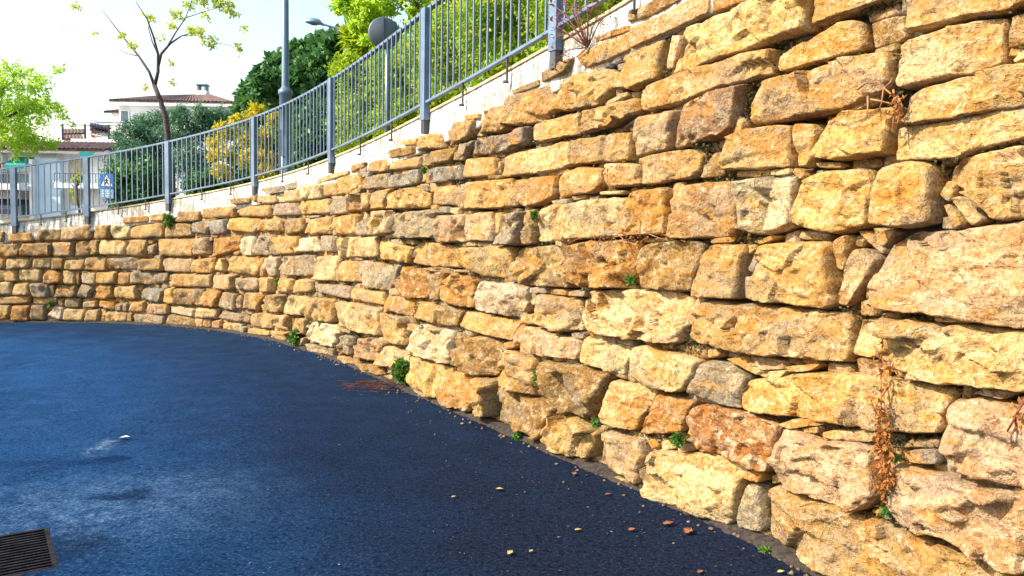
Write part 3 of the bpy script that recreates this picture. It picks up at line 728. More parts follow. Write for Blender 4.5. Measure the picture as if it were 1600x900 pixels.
# the land behind the wall: a verge at the coping, then a slope that climbs to the right
def hill_z(s, w):
    H = np.interp(s, [0, 7.6, 9.4, 11, 13, 17, 29], [0, 0.1, 2.0, 3.0, 3.6, 4.5, 5.5]); t = np.clip((w-1.6)/8.0, 0, 1); t = t*t*(3-2*t)
    return np.maximum(ztop(s), 1.62)*0+ztop(np.clip(s, 0, 28.75))-.05 + H*t + np.clip((1.75-ztop(s)), 0, 1)*np.clip(w/3.0, 0, 1)
def build_upper():
    ss = np.linspace(0, S_END, 90); ws = np.array([.22, .5, 1, 1.6, 2.2, 3, 4, 5, 6.5, 8, 10, 12, 14, 17, 22, 30, 42, 60, 85])
    V = []
    for s in ss:
        n = nrm(s); p = wpt(s, 0, 0)
        for w in ws:
            q = p-n*w; q[2] = hill_z(s, w)+(.25*(vnoise(np.array([[q[0]*.5, q[1]*.5]]), 3)[0]-.5) if w > 2.5 else 0); V.append(q)
    k = len(ws); Fq = [(i*k+j, (i+1)*k+j, (i+1)*k+j+1, i*k+j+1) for i in range(len(ss)-1) for j in range(k-1)]
    m, nt, b = new_mat('verge_earth'); p = posn(nt); n1 = noise(nt, p, 1.2, 6, .65)
    c = mix(nt, ramp(nt, n1, .35, .6), (.13, .095, .055), (.055, .085, .022)); nt.links.new(c, b.inputs['Base Color']); b.inputs['Roughness'].default_value = .95
    nt.links.new(bump(nt, noise(nt, p, 12, 6), .05), b.inputs['Normal'])
    tag(link('hillside', np_mesh('hillside', V, Fq, True), m), kind='structure')
build_upper()

# ------------------------------------------------------------------ stones
TINT = dict(y=(.50, .335, .128), o=(.45, .245, .060), c=(.57, .45, .25), g=(.30, .26, .205), w=(.60, .54, .42), b=(.30, .21, .088),
            p=(.52, .38, .23), r=(.37, .20, .07), s=(.42, .275, .165), u=(.235, .25, .26))
RUST = dict(r=1.0, s=.5, o=.30, p=.06, b=.10, y=.03)
def parse(line):
    w = line.split(); col = w[0][0]; dep = int(w[0][1:] or 0)/100.0
    return col, dep, np.array([tuple(map(float, q.split(','))) for q in w[1:]])/100.0
def area(P): return .5*(np.dot(P[:, 0], np.roll(P[:, 1], -1))-np.dot(P[:, 1], np.roll(P[:, 0], -1)))
def resample(P, n):
    d = np.r_[0, np.cumsum(np.hypot(*np.diff(P, axis=0).T))]; t = np.linspace(0, d[-1], n)
    return np.stack([np.interp(t, d, P[:, 0]), np.interp(t, d, P[:, 1])], 1)
def stone_arrays(poly, col, dep, seed, cell, smooth_tint=True):
    r = np.random.default_rng(seed)
    P = poly if area(poly) < 0 else poly[::-1]           # clockwise: top-left, top-right, bottom-right, bottom-left
    n = len(P)
    best = max(itertools.combinations(range(n), 4), key=lambda q: abs(area(P[list(q)]))) if n > 4 else (0, 1, 2, 3)
    best = list(best); k0 = min(range(4), key=lambda k: P[best[k]][0]*.7-P[best[k]][1]*1.3)
    best = best[k0:]+best[:k0]
    def side(a, b):
        idx = [best[a]]; 
        while idx[-1] != best[b]: idx.append((idx[-1]+1) % n)
        return P[idx]
    T, Rr, B, Lf = side(0, 1), side(1, 2), side(2, 3)[::-1], side(3, 0)[::-1]
    ln = lambda q: np.hypot(*np.diff(q, axis=0).T).sum()
    W, H = .5*(ln(T)+ln(B)), .5*(ln(Rr)+ln(Lf))
    nu, nv = int(np.clip(W/cell, 7, 110))+1, int(np.clip(H/cell, 6, 70))+1
    cc = P[best].mean(0); dc = float(np.linalg.norm(wpt(*P.mean(0))-eye)); gr = 1+np.array([.0008*dc-.006, .003+.0018*dc])/np.array([W, H])                # fill the joint
    T, B, Lf, Rr = [cc+(q-cc)*gr for q in (T, B, Lf, Rr)]
    T, B = resample(T, 60), resample(B, 60); Lf, Rr = resample(Lf, 60), resample(Rr, 60)
    cl = lambda m: (lambda t: .72*t+.28*(.5-.5*np.cos(np.pi*t)))(np.linspace(0, 1, m))
    u0, v0 = np.meshgrid(cl(nu), cl(nv))
    a, b = 2*u0-1, 2*v0-1
    rc = r.uniform(.002, .014)
    ku, kv = min(.35, rc/(W/2)), min(.35, rc/(H/2))
    u = .5+.5*a*(1-ku*np.abs(b)**7); v = .5+.5*b*(1-kv*np.abs(a)**7)
    g = np.linspace(0, 1, 60)
    ev = lambda C, t: np.stack([np.interp(t, g, C[:, 0]), np.interp(t, g, C[:, 1])], -1)
    U, Vv = u[..., None], v[..., None]
    Q = ((1-Vv)*ev(T, u)+Vv*ev(B, u)+(1-U)*ev(Lf, v)+U*ev(Rr, v)
         -((1-U)*(1-Vv)*T[0]+U*(1-Vv)*T[-1]+(1-U)*Vv*B[0]+U*Vv*B[-1]))
    amp = np.clip(min(W, H)/.30, .22, 1.0)
    so = r.uniform(0, 500, 2)
    N = lambda f, sd, sx=1.0: vnoise((Q+so)*np.array([f*sx, f]), seed*7+sd)*2-1
    warp = np.stack([N(6, 1), N(6, 2)], -1)*.010*amp+np.stack([N(17, 3), N(17, 4)], -1)*.009*amp+np.stack([N(40, 8), N(40, 9)], -1)*.004*amp
    Q = Q+warp
    eu, e_t, e_b = np.minimum(u0, 1-u0)*W, v0*H, (1-v0)*H
    rb = np.clip(.06*min(W, H), .004, .015)
    rr = rb*(1+.45*N(7, 5))
    pf = lambda e, q: np.clip(e/np.maximum(q, .003), 0, 1)**.5
    prof = pf(eu, rr)*pf(e_t, rr*1.15)*pf(e_b, rr*.55)
    c = Q.mean((0, 1)); X = Q-c
    h = -.065+dep+r.uniform(-.016, .020)*amp+(.040+.052*amp+.015*r.random())*prof
    rel = X[..., 0]*r.normal(0, .05)-X[..., 1]*r.uniform(-.02, .13)
    # broad cleavage faces cut the block
    fac = np.full(u.shape, .012)
    for _ in range(5):
        ang = r.uniform(0, 2*np.pi); sl = r.uniform(.15, .75); far = r.uniform(.30, .50)
        q = far*np.array([math.cos(ang)*W, math.sin(ang)*H])
        fac = np.minimum(fac, .012-sl*((X[..., 0]-q[0])*math.cos(ang)+(X[..., 1]-q[1])*math.sin(ang)))
    fac = np.clip(fac, -.06, .012)
    # chipped facets: cells, each with its own slope and level
    nb, nm = N(3.6, 11, .75), N(9, 12, .8)
    Xw = X+np.stack([N(8, 21), N(8, 22)], -1)*.030+np.stack([N(22, 23), N(22, 24)], -1)*.010
    def cells(dens, lev, slope):
        k = int(np.clip(W*H*dens, 2, 60)); pts = np.stack([r.uniform(-.55, .55, k)*W, r.uniform(-.55, .55, k)*H], 1)
        d2 = ((Xw[..., None, :]-pts)*np.array([.8, 1.15]))**2; ix = d2.sum(-1).argmin(-1)
        lv = r.normal(0, lev, k); g = r.normal(0, slope, (k, 2)); dx = X-pts[ix]
        return lv[ix]+(g[ix]*dx).sum(-1)
    rk = r.uniform(.45, 1.25); cel = (cells(26, .010, .17)+cells(150, .0045, .24))*rk
    rid = 1-np.abs(N(6.5, 13, .7)); rid2 = 1-np.abs(N(15, 14, .8))
    rel = rel+.8*fac+.009*nb*rk+.005*nm*rk+cel-.012*np.clip(rid-.84, 0, 1)/.16+.004*rid2+.0046*N(24, 15)+.0036*N(50, 16)
    h = h+rel*(prof**1.5)*amp
    W3 = wpt(Q[..., 0], Q[..., 1], h)
    nn = nu*nv; Vt = W3.reshape(-1, 3)
    I = np.arange(nn).reshape(nv, nu)
    Fq = np.stack([I[:-1, :-1], I[1:, :-1], I[1:, 1:], I[:-1, 1:]], -1).reshape(-1, 4)
    loop = np.concatenate([I[0, :-1], I[:-1, -1], I[-1, :0:-1], I[:0:-1, 0]])
    lq = Q.reshape(-1, 2)[loop]; back = wpt(*(c+(lq-c)*.95).T, -.19+min(dep, 0))
    m = len(loop); bi = nn+np.arange(m); nx = np.roll(np.arange(m), -1)
    sk = np.stack([loop, loop[nx], bi[nx], bi], 1)
    Vt = np.concatenate([Vt, back]); Fq = np.concatenate([Fq, sk])
    # make the faces look outwards
    f0 = Fq[len(Fq)//3]; 
    fn = np.cross(Vt[I[nv//2, 1]]-Vt[I[nv//2, 0]], Vt[I[nv//2+1 if nv//2+1 < nv else nv-1, 0]]-Vt[I[nv//2, 0]])
    f1 = Fq[0]; gn = np.cross(Vt[f1[1]]-Vt[f1[0]], Vt[f1[2]]-Vt[f1[0]])
    q0 = Fq[(nv//2)*(nu-1)+nu//2]; gn = np.cross(Vt[q0[1]]-Vt[q0[0]], Vt[q0[2]]-Vt[q0[0]])
    if gn@nrm(c[0]) < 0: Fq = Fq[:, ::-1]
    t = np.array(TINT[col])*(1+r.normal(0, .085))*np.array([1, 1+r.normal(0, .022), 1+r.normal(0, .07)])
    tint = np.tile(np.r_[np.clip(t, .02, .85), RUST.get(col, .0)*r.uniform(.6, 1.1)], (len(Vt), 1))
    return Vt, Fq, tint

wall = empty('stone_wall', tuple(wpt(16.0, 0)))
tag(wall, 'curved dry-stone retaining wall of rough ochre limestone blocks along the road', 'wall')
WM = wall.matrix_basis.copy(); WO = np.array(wall.location)
def place(o): o.location = (-WO[0], -WO[1], -WO[2]); return o     # meshes below are in world coordinates
GRID = .02; gz0 = -.45; occ = np.zeros((int(S_END/GRID)+2, int(5.0/GRID)), bool)
def mark(P, grow=.0):
    a, b = P.min(0), P.max(0)
    i0, i1 = max(0, int(a[0]/GRID)-1), min(occ.shape[0], int(b[0]/GRID)+2); j0, j1 = max(0, int((a[1]-gz0)/GRID)-1), min(occ.shape[1], int((b[1]-gz0)/GRID)+2)
    X, Y = np.meshgrid((np.arange(i0, i1)+.5)*GRID, (np.arange(j0, j1)+.5)*GRID+gz0, indexing='ij'); ins = np.zeros(X.shape, bool)
    for k in range(len(P)):
        (x1, y1), (x2, y2) = P[k], P[(k+1) % len(P)]
        cnd = ((y1 > Y) != (y2 > Y)); ins ^= cnd & (X < (x2-x1)*(Y-y1)/((y2-y1) or 1e-9)+x1)
    return (slice(i0, i1), slice(j0, j1)), ins
STONES = [parse(l) for l in STONE_DATA.strip().split('\n')]
def dist_of(P): q = wpt(*P.mean(0)); return float(np.linalg.norm(q-eye))
LOOSE = []
for k, (col, dep, P) in enumerate(STONES):
    sl, ins = mark(P); occ[sl] |= ins
    cell = np.clip(.0020*dist_of(P), .0085, .03)
    if k < 300:
        V, Fq, tn = stone_arrays(P, col, dep, 100+k, cell)
        place(link('stone', np_mesh('stone', V, Fq, True, tn), MAT_STONE, wall))
    else: LOOSE.append((P, col, dep, 100+k, cell))
# courses beyond the photograph's frame
r2 = np.random.default_rng(77)
def in_frame(s, z, pad=0):
    q = proj(wpt(s, z)); return q[2] > .3 and -pad < q[0] < 1600+pad and -pad < q[1] < 900+pad
z = -.42; 
while z < 4.2:
    hgt = r2.uniform(.22, .36); s = r2.uniform(0, .3)
    while s < S_END-.4:
        wd = r2.uniform(.35, .85); zz0, zz1 = z, z+hgt-.02
        top = float(ztop(s+wd/2))-.22
        if zz1 > top: zz1 = top
        if zz1-zz0 > .09 and zz1 > float(road_z(wpt(s, 0)[0])):
            P = np.array([(s, zz1), (s+wd-.02, zz1), (s+wd-.02, zz0), (s, zz0)])+r2.uniform(-.015, .015, (4, 2))
            vis = any(in_frame(x, y) for x, y in P)
            sl, ins = mark(P)
            fr = (occ[sl] & ins).sum()/max(1, ins.sum())
            if fr < .12 and not vis:
                occ[sl] |= ins; LOOSE.append((P, r2.choice(list('yyyccogbpp')), r2.uniform(-.02, .01), int(r2.integers(1e6)), .035 if dist_of(P) > 2.5 else .02))
        s += wd
    z += hgt
FREE = ~occ
# small wedging stones in the remaining joints
cand = np.argwhere(~occ); r2.shuffle(cand); cnt = 0
for i, j in cand[:60000]:
    if occ[i, j]: continue
    s, zc = (i+.5)*GRID, (j+.5)*GRID+gz0
    if not (5.2 < s < 24.5) or zc > float(ztop(s))-.38 or zc < float(road_z(wpt(s, 0)[0]))-.04: continue
    ext = []
    mw, mh = int(r2.integers(4, 10)), int(r2.integers(2, 5))
    lo = i
    while lo > 0 and i-lo < mw and not occ[lo-1, j]: lo -= 1
    hi = i
    while hi < occ.shape[0]-1 and hi-i < mw and not occ[hi+1, j]: hi += 1
    dn = j
    while dn > 0 and j-dn < mh and not occ[lo:hi+1, dn-1].any(): dn -= 1
    uq = j
    while uq < occ.shape[1]-1 and uq-j < mh and not occ[lo:hi+1, uq+1].any(): uq += 1
    wd, hg = (hi-lo+1)*GRID, (uq-dn+1)*GRID
    if wd < .05 or hg < .035: continue
    a, b, c_, d = lo*GRID, (hi+1)*GRID, dn*GRID+gz0, (uq+1)*GRID+gz0
    P = np.array([(a, d), (b, d), (b, c_), (a, c_)])+r2.uniform(-.012, .012, (4, 2))
    occ[lo:hi+1, dn:uq+1] = True; cnt += 1
    LOOSE.append((P, r2.choice(list('ybbbggp')), -r2.uniform(.035, .075), int(r2.integers(1e6)), .02))
    if cnt > 900: break
Vs, Fs, Ts, off = [], [], [], 0
for P, col, dep, sd, cell in LOOSE:
    V, Fq, tn = stone_arrays(P, col, dep, sd, cell); Vs.append(V); Fs.append(Fq+off); Ts.append(tn); off += len(V)
tag(place(link('wedging_stones', np_mesh('wedging_stones', np.concatenate(Vs), np.concatenate(Fs), True, np.concatenate(Ts)), MAT_STONE, wall)), kind='stuff')
# moss, roots and soil crumbs that fill joints of the nearer wall
gi = np.argwhere(FREE); gi = gi[(gi[:, 0]*GRID > 15.5) & (gi[:, 0]*GRID < 24)]
gs, gz = (gi[:, 0]+.5)*GRID, (gi[:, 1]+.5)*GRID+gz0
k = (gz > road_z(wpt(gs, 0*gs)[:, 0])) & (gz < ztop(gs)-.45) & (vnoise(np.stack([gs*2.6, gz*5], 1), 8) > .55); MOSS = np.repeat(np.stack([gs, gz], 1)[k], 5, 0)
# earth core behind the stones
def strip(prof_fn, s0, s1, n, closed=False):
    V, UV = [], []
    for s in np.linspace(s0, s1, n):
        for zz, oo in prof_fn(s): V.append(wpt(s, zz, oo)); UV.append((s, zz))
    k = len(prof_fn(s0)); Fq = [(i*k+j, (i+1)*k+j, (i+1)*k+j+1, i*k+j+1) for i in range(n-1) for j in range(k-1)]
    if closed: Fq += [(i*k+k-1, (i+1)*k+k-1, (i+1)*k, i*k) for i in range(n-1)]
    return np.array(V), Fq, np.array(UV)
V, Fq, UV = strip(lambda s: [(zz, -.125+.035*(vnoise(np.array([[s*9, zz*9]]), 9)[0]-.5)) for zz in np.linspace(-.6, float(ztop(s))-.2, 24)], 0, S_END, 500)
m_core, nt, b = new_mat('joint_earth'); p_ = posn(nt)
nt.links.new(mix(nt, ramp(nt, noise(nt, p_, 14, 6, .7), .35, .65), (.022, .016, .009), (.075, .052, .026)), b.inputs['Base Color']); b.inputs['Roughness'].default_value = 1
nt.links.new(bump(nt, noise(nt, p_, 60, 5), .02), b.inputs['Normal'])
place(link('earth_core', np_mesh('earth_core', V, Fq, True), m_core, wall))
# whitewashed concrete ground beam with a thin cream cap
def plaster():
    m, nt, b = new_mat('whitewashed_concrete'); L = nt.links
    uv = node(nt, 'ShaderNodeTexCoord').outputs['UV']; p = posn(nt)
    mp = node(nt, 'ShaderNodeMapping'); mp.inputs['Scale'].default_value = (16, 1.6, 1); L.new(uv, mp.inputs['Vector'])
    st = noise(nt, mp.outputs[0], 1.0, 5, .65, .3); big = noise(nt, p, 2.2, 6, .66); med = noise(nt, p, 9, 6, .7)
    c = mix(nt, ramp(nt, med, .35, .7), (.60, .595, .57), (.74, .74, .72))
    c = mix(nt, math_(nt, 'MULTIPLY', ramp(nt, st, .46, .58, 0, .85), ramp(nt, big, .34, .52)), c, (.16, .15, .12))
    c = mix(nt, ramp(nt, noise(nt, p, 3.1, 6, .7), .49, .61, 0, .8), c, (.23, .20, .14))
    c = mix(nt, ramp(nt, noise(nt, p, 22, 6, .75), .57, .64, 0, .85), c, (.08, .075, .055))
    L.new(c, b.inputs['Base Color']); b.inputs['Roughness'].default_value = .9
    L.new(bump(nt, noise(nt, p, 40, 5, .7), .008, .8, bump(nt, med, .03, .7)), b.inputs['Normal']); return m
V, Fq, UV = strip(lambda s: [(float(ztop(s))-.40, -.13)]+[(float(ztop(s))-d, -.025+.016*(vnoise(np.array([[s*6, d*9]]), 4)[0]-.5)*min(1, d*10)+(.02 if d > .22 else 0)*0) for d in (.40, .33, .26, .19, .12, .06, .028)]
                  + [(float(ztop(s))-.028, -.30)], 0, S_END, 420)
place(link('ground_beam', np_mesh('ground_beam', V, Fq, False, None, UV), plaster(), wall))
V, Fq, UV = strip(lambda s: [(float(ztop(s))-.030, -.05), (float(ztop(s))-.030, -.012), (float(ztop(s)), -.016), (float(ztop(s)), -.30)], 0, S_END, 240)
place(link('beam_cap', np_mesh('beam_cap', V, Fq, False), simple('cream_cap', (.46, .37, .235), .85, 0, .2, 9), wall))

def soil():
    r = np.random.default_rng(12); ss = np.linspace(3, 25, 1800); V = []
    for s in ss:
        wv = .008+.07*vnoise(np.array([[s*3.1, .2]]), 31)[0]**2+.026*vnoise(np.array([[s*14, .7]]), 32)[0]**2+.022*vnoise(np.array([[s*41, .9]]), 34)[0]**2; hz = .012+.035*vnoise(np.array([[s*5, .4]]), 33)[0]; p, n = wpt(s, 0), nrm(s); z0 = float(road_z(p[0]))
        for d, zz in ((-.10, hz*1.3), (.01, hz), (.01+wv*.5, hz*.55), (.01+wv, .004), (.02+wv, -.004)): q = p+n*d; q[2] = z0+zz; V.append(q)
    Fq = [(i*5+j, (i+1)*5+j, (i+1)*5+j+1, i*5+j+1) for i in range(len(ss)-1) for j in range(4)]
    m, nt, b = new_mat('foot_soil'); p = posn(nt)
    nt.links.new(mix(nt, ramp(nt, noise(nt, p, 30, 5, .7), .35, .62), (.010, .010, .013), (.055, .038, .026)), b.inputs['Base Color']); b.inputs['Roughness'].default_value = 1
    nt.links.new(bump(nt, noise(nt, p, 90, 4, .7), .012), b.inputs['Normal'])
    tag(link('foot_soil', np_mesh('foot_soil', V, Fq, True), m), 'narrow strip of soil and grit packed along the wall foot', 'soil', kind='stuff')
soil()
# ------------------------------------------------------------------ railing on the wall
MAT_RAIL = simple('galvanised_paint', (.115, .175, .275), .45, .2, .14, 5)
MAT_DARK = simple('dark_steel', (.07, .075, .085), .5, .5, .2, 9)
rail = empty('metal_railing', tuple(wpt(16.0, float(ztop(16.0)))))
tag(rail, 'blue-grey metal railing with upright bars along the top of the stone wall', 'railing')
RO = np.array(rail.location)
R_OUT, R_TOP, R_BOT = .020, 1.05, .075
def rp(s, h, out=R_OUT): return wpt(s, float(ztop(s))+h, out)
posts = [1.6, 3.1, 4.7, 6.21, 7.69, 9.62, 12.24, 15.08, 17.99, 20.34, 22.9, 25.4, 27.9]
def rl(mb, name, mat, loc=None):
    o = mb.build(name, mat, rail); o.location = tuple((np.zeros(3) if loc is None else np.array(loc))-RO); return o
def sweep(h, wd, ht):
    mb = MB(); ss = np.linspace(posts[0], posts[-1], 160); V = []
    for s in ss:
        c = rp(s, h); n = nrm(s)
        V += [c+n*wd-np.array([0, 0, ht]), c+n*wd+np.array([0, 0, ht]), c-n*wd+np.array([0, 0, ht]), c-n*wd-np.array([0, 0, ht])]
    Fq = [(i*4+k, i*4+(k+1) % 4, (i+1)*4+(k+1) % 4, (i+1)*4+k) for i in range(len(ss)-1) for k in range(4)]
    return mb.add(V, Fq)
rl(sweep(R_TOP, .028, .016), 'top_rail', MAT_RAIL)
rl(sweep(R_BOT, .022, .012), 'bottom_rail', MAT_RAIL)
bar_me = None
def frame_rz(s): t = tan(s); return math.atan2(t[1], t[0])
post_me = foot_me = stake_me = None
for s in posts:
    if post_me is None:
        mb = MB(); mb.box((-.052, -.030, -.10), (.052, .012, R_TOP-.010)); mb.box((-.052, .012, -.10), (-.044, .034, R_TOP-.010)); mb.box((.044, .012, -.10), (.052, .034, R_TOP-.010))
        o = mb.build('post', MAT_RAIL, rail); post_me = o.data
        mf = MB(); mf.box((-.040, -.022, -.235), (.040, .040, -.10)); mf.box((-.056, .036, -.12), (.056, .046, -.09)); f = mf.build('post_foot', MAT_DARK, rail); foot_me = f.data
    else:
        o = link('post', post_me, MAT_RAIL, rail); f = link('post_foot', foot_me, MAT_DARK, rail)
    for q in (o, f):
        q.location = tuple(rp(s, 0)-RO); q.rotation_euler = (0, 0, frame_rz(s))
for a, b in zip(posts[:-1], posts[1:]):
    n = max(3, int(round((b-a)/.128))); 
    for k in range(1, n):
        s = a+(b-a)*k/n
        if bar_me is None:
            mb = MB(); mb.box((-.009, -.007, R_BOT+.011), (.009, .007, R_TOP-.015)); o = mb.build('bar', MAT_RAIL, rail); bar_me = o.data
        else: o = link('bar', bar_me, MAT_RAIL, rail)
        o.location = tuple(rp(s, 0)-RO); o.rotation_euler = (0, 0, frame_rz(s))
    for q in (.36, .70):
        s = a+(b-a)*q
        if stake_me is None:
            mb = MB(); mb.box((-.008, -.008, -.13), (.008, .008, R_BOT-.011)); mb.box((-.014, -.034, -.15), (.014, .012, -.13)); o = mb.build('stake', MAT_DARK, rail); stake_me = o.data
        else: o = link('stake', stake_me, MAT_DARK, rail)
        o.location = tuple(rp(s, 0)-RO); o.rotation_euler = (0, 0, frame_rz(s))

# ------------------------------------------------------------------ street lamps and signs
MAT_POLE = simple('pole_paint', (.11, .165, .25), .4, .2, .1, 3)
MAT_POLE2 = simple('pole_galvanised', (.17, .22, .29), .4, .4, .1, 3)
_sl = min(np.linspace(11, 14.5, 351), key=lambda s: abs(proj(np.r_[wpt(s, 0, -.55)[:2], float(ztop(s))])[0]-446)); b0 = wpt(_sl, 0, -.55); b0[2] = float(ztop(_sl))-.05
def lampA():
    e = empty('street_lamp', tuple(b0)); tag(e, 'tall blue-grey lamp post with a thick collared base behind the railing', 'street lamp')
    mb = MB().lathe((0, 0, 0), [(0, 0), (.17, 0), (.17, .04), (.10, .06), (.098, 1.46), (.112, 1.47), (.118, 1.50), (.112, 1.54), (.085, 1.56), (.062, 1.60)], 20); mb.build('base_sleeve', MAT_POLE, e)
    MB().lathe((0, 0, 0), [(.060, 1.55), (.040, 6.8), (0, 6.8)], 16).build('pole', MAT_POLE, e)
    MB().box((-.05, -.112, .45), (.05, -.094, .80)).build('access_door', MAT_POLE, e)
    MB().tube([(0, 0, 6.6), (-.1, .15, 6.95), (-.35, .5, 7.1), (-.6, .9, 7.12)], .03).build('arm', MAT_POLE, e)
    MB().lathe((-.72, 1.08, 7.02), [(0, .14), (.12, .12), (.24, .05), (.30, 0), (.24, -.02), (0, -.04)], 20).build('lamp_head', MAT_POLE, e)
lampA()
def lampB():
    Y = 24.0; b = at(541, 250, Y); t = at(541, 48, Y)
    e = empty('street_lamp', (b[0], b[1], b[2]-3.4)); tag(e, 'arm street lamp with a domed oval head in front of the trees', 'street lamp')
    o = np.array(e.location)
    MB().tube([(0, 0, 0), (0, 0, t[2]-o[2])], [.075, .060], 12).build('pole', MAT_POLE2, e)
    pts = [at(*p, Y)-o for p in ((541, 56), (533, 48), (522, 43), (510, 39.5), (502, 37.5))]
    MB().tube(pts, [.035, .034, .03, .03, .045], 8).build('arm', MAT_POLE, e)
    c = at(490, 35.5, Y)-o; d = (at(478, 35, Y)-at(502, 37.5, Y)); d /= np.linalg.norm(d)
    mb = MB(); V, Fq = [], []; nr, na = 7, 20; side = np.array([0, 1, 0.]); upv = np.cross(side, d); upv *= np.sign(upv[2])
    for i in range(nr+1):
        ph = math.pi*(i/nr)
        for k in range(na):
            a = 2*math.pi*k/na; z = math.cos(ph); rr = math.sin(ph)
            V.append(c+d*(.27*rr*math.cos(a))+side*(.16*rr*math.sin(a))+upv*((.15 if z > 0 else .05)*z))
    Fq = [(i*na+k, i*na+(k+1) % na, (i+1)*na+(k+1) % na, (i+1)*na+k) for i in range(nr) for k in range(na)]
    mb.add(V, Fq, True).build('lamp_head', simple('lamp_dome', (.18, .27, .40), .35, .2, .1, 3), e)
    mb = MB(); mb.lathe(c-upv*.048, [(0, -.012), (.10, -.010), (.13, .004)], 16, upv).build('lens', simple('lamp_lens', (.16, .22, .38), .2, 0, .1, 3), e)
lampB()
def round_sign():
    Y = 10.9; c = at(600.5, 51, Y); base_z = float(ztop(15.9))-.05
    b = np.array([c[0]+.02, Y, base_z])
    e = empty('traffic_sign', tuple(b)); tag(e, 'round traffic sign seen from its dark grey back on a galvanised pole', 'traffic sign')
    h = c[2]-b[2]; o = b
    MB().tube([(.02, .06, 0), (.02, .06, h+.10)], .036, 12).build('pole', MAT_POLE2, e)
    n = np.array([-.30, .95, .0]); n /= np.linalg.norm(n); cc = c-o
    MB().lathe(cc, [(0, 0), (.205, 0), (.218, .012), (.222, .028), (.205, .030), (.205, .006), (0, .006)], 32, n).build('disc', simple('sign_back', (.085, .11, .13), .5, .2, .15, 4), e)
    MB().obox(cc-n*.012, np.array([.008, .004, 0]), n*.010, (0, 0, .196)).build('centre_rib', MAT_DARK, e)
round_sign()
def crossing_sign():
    Y = 21.0; c = at(165.5, 282, Y); gz = 1.2
    e = empty('crossing_sign', (c[0], Y+.05, gz)); tag(e, 'blue square pedestrian crossing sign with a smaller plate below, behind the railing', 'traffic sign')
    o = np.array(e.location); hw = (at(176, 282, Y)-at(155, 282, Y))[0]/2; cc = c-o
    MB().tube([(0, .05, 0), (0, .05, cc[2]+hw*1.05)], .028, 10).build('pole', MAT_POLE2, e)
    blue = simple('sign_blue', (.03, .16, .58), .4, 0, .06, 3); white = simple('sign_white', (.85, .88, .92), .4, 0, .04, 3); black = simple('sign_black', (.01, .01, .015), .5, 0, .1, 3)
    p = MB().box((cc[0]-hw, -.012, cc[2]-hw*1.12), (cc[0]+hw, .010, cc[2]+hw*1.05)).build('panel', blue, e)
    MB().add([(cc[0]-hw*.84, -.016, cc[2]-hw*.78), (cc[0]+hw*.84, -.016, cc[2]-hw*.78), (cc[0], -.016, cc[2]+hw*.80)], [(0, 1, 2)]).build('triangle', white, p)
    fg = MB(); q = lambda x, z: np.array([cc[0]+hw*x, -.020, cc[2]+hw*z])
    def limb(a, b, w):
        a, b = q(*a), q(*b); d = b-a; n = np.array([-d[2], 0, d[0]]); n = n/np.linalg.norm(n)*hw*w; fg.add([a-n, b-n, b+n, a+n], [(0, 1, 2, 3)])
    limb((0, .25), (-.02, -.15), .11); limb((-.02, -.12), (-.24, -.62), .07); limb((0, -.12), (.20, -.40), .07); limb((.2, -.38), (.22, -.64), .06)
    limb((0, .18), (.26, -.08), .05); limb((0, .18), (-.24, -.02), .05)
    fg.add([q(.04+.1*math.cos(t), .40+.1*math.sin(t)) for t in np.linspace(0, 2*math.pi, 10)[:-1]], [tuple(range(9))]); fg.build('walking_figure', black, p)
    z1 = cc[2]-hw*1.22; z0 = at(165, 309.5, Y)[2]-o[2]
    p2 = MB().box((cc[0]-hw*.98, -.012, z0), (cc[0]+hw*.98, .010, z1)).build('lower_plate', simple('plate_blue', (.20, .38, .72), .4, 0, .08, 3), e)
    mk = MB()
    for i, zz in enumerate(np.linspace(z1-.06, z0+.06, 3)):
        for k in range(4):
            x = cc[0]-hw*.7+hw*.38*k; mk.box((x, -.0165, zz-.015), (x+hw*(.26 if (i+k) % 2 else .2), -.0125, zz+.015))
    mk.build('lettering', white, p2)
crossing_sign()

# ------------------------------------------------------------------ drain grate
def grate():
    e = empty('drain_grate', (GC[0], GC[1], float(road_z(GC[0])))); e.rotation_euler = (0, 0, GR_A)
    tag(e, 'rusty iron drain grate with narrow parallel bars sunk in the asphalt', 'drain grate')
    iron = simple('rusty_iron', (.012, .011, .015), .7, 0, .5, 14, .003); iron.node_tree.nodes['Principled BSDF'].inputs['Specular IOR Level'].default_value = .12
    pit = simple('pit_mud', (.012, .012, .014), .95, 0, .3, 8)
    t = .022
    MB().box((-GW, -t, -.05), (0, 0, .002)).box((-GW, -GH, -.05), (0, -GH+t, .002)).box((-t, -GH+t, -.05), (0, -t, .002)).box((-GW, -GH+t, -.05), (-GW+t, -t, .002)).build('frame', iron, e)
    mb = MB(); mb.add([(-GW, -GH, -.30), (0, -GH, -.30), (0, 0, -.30), (-GW, 0, -.30), (-GW, -GH, -.02), (0, -GH, -.02), (0, 0, -.02), (-GW, 0, -.02)], [(0, 1, 2, 3), (0, 4, 5, 1), (1, 5, 6, 2), (2, 6, 7, 3), (3, 7, 4, 0)]); mb.build('pit', pit, e)
    n = 15; me = None
    for k in range(n):
        y = -t-.006-(GH-2*t-.012)*(k+.5)/n
        if me is None: o = MB().box((-GW+t, -.007, -.040), (-t, .007, -.003)).build('bar', iron, e); me = o.data
        else: o = link('bar', me, iron, e)
        o.location = (0, y, 0)
    for x in (-GW*.36, -GW*.68): MB().box((x-.007, -GH+t, -.050), (x+.007, -t, -.036)).build('cross_bar', iron, e)
grate()

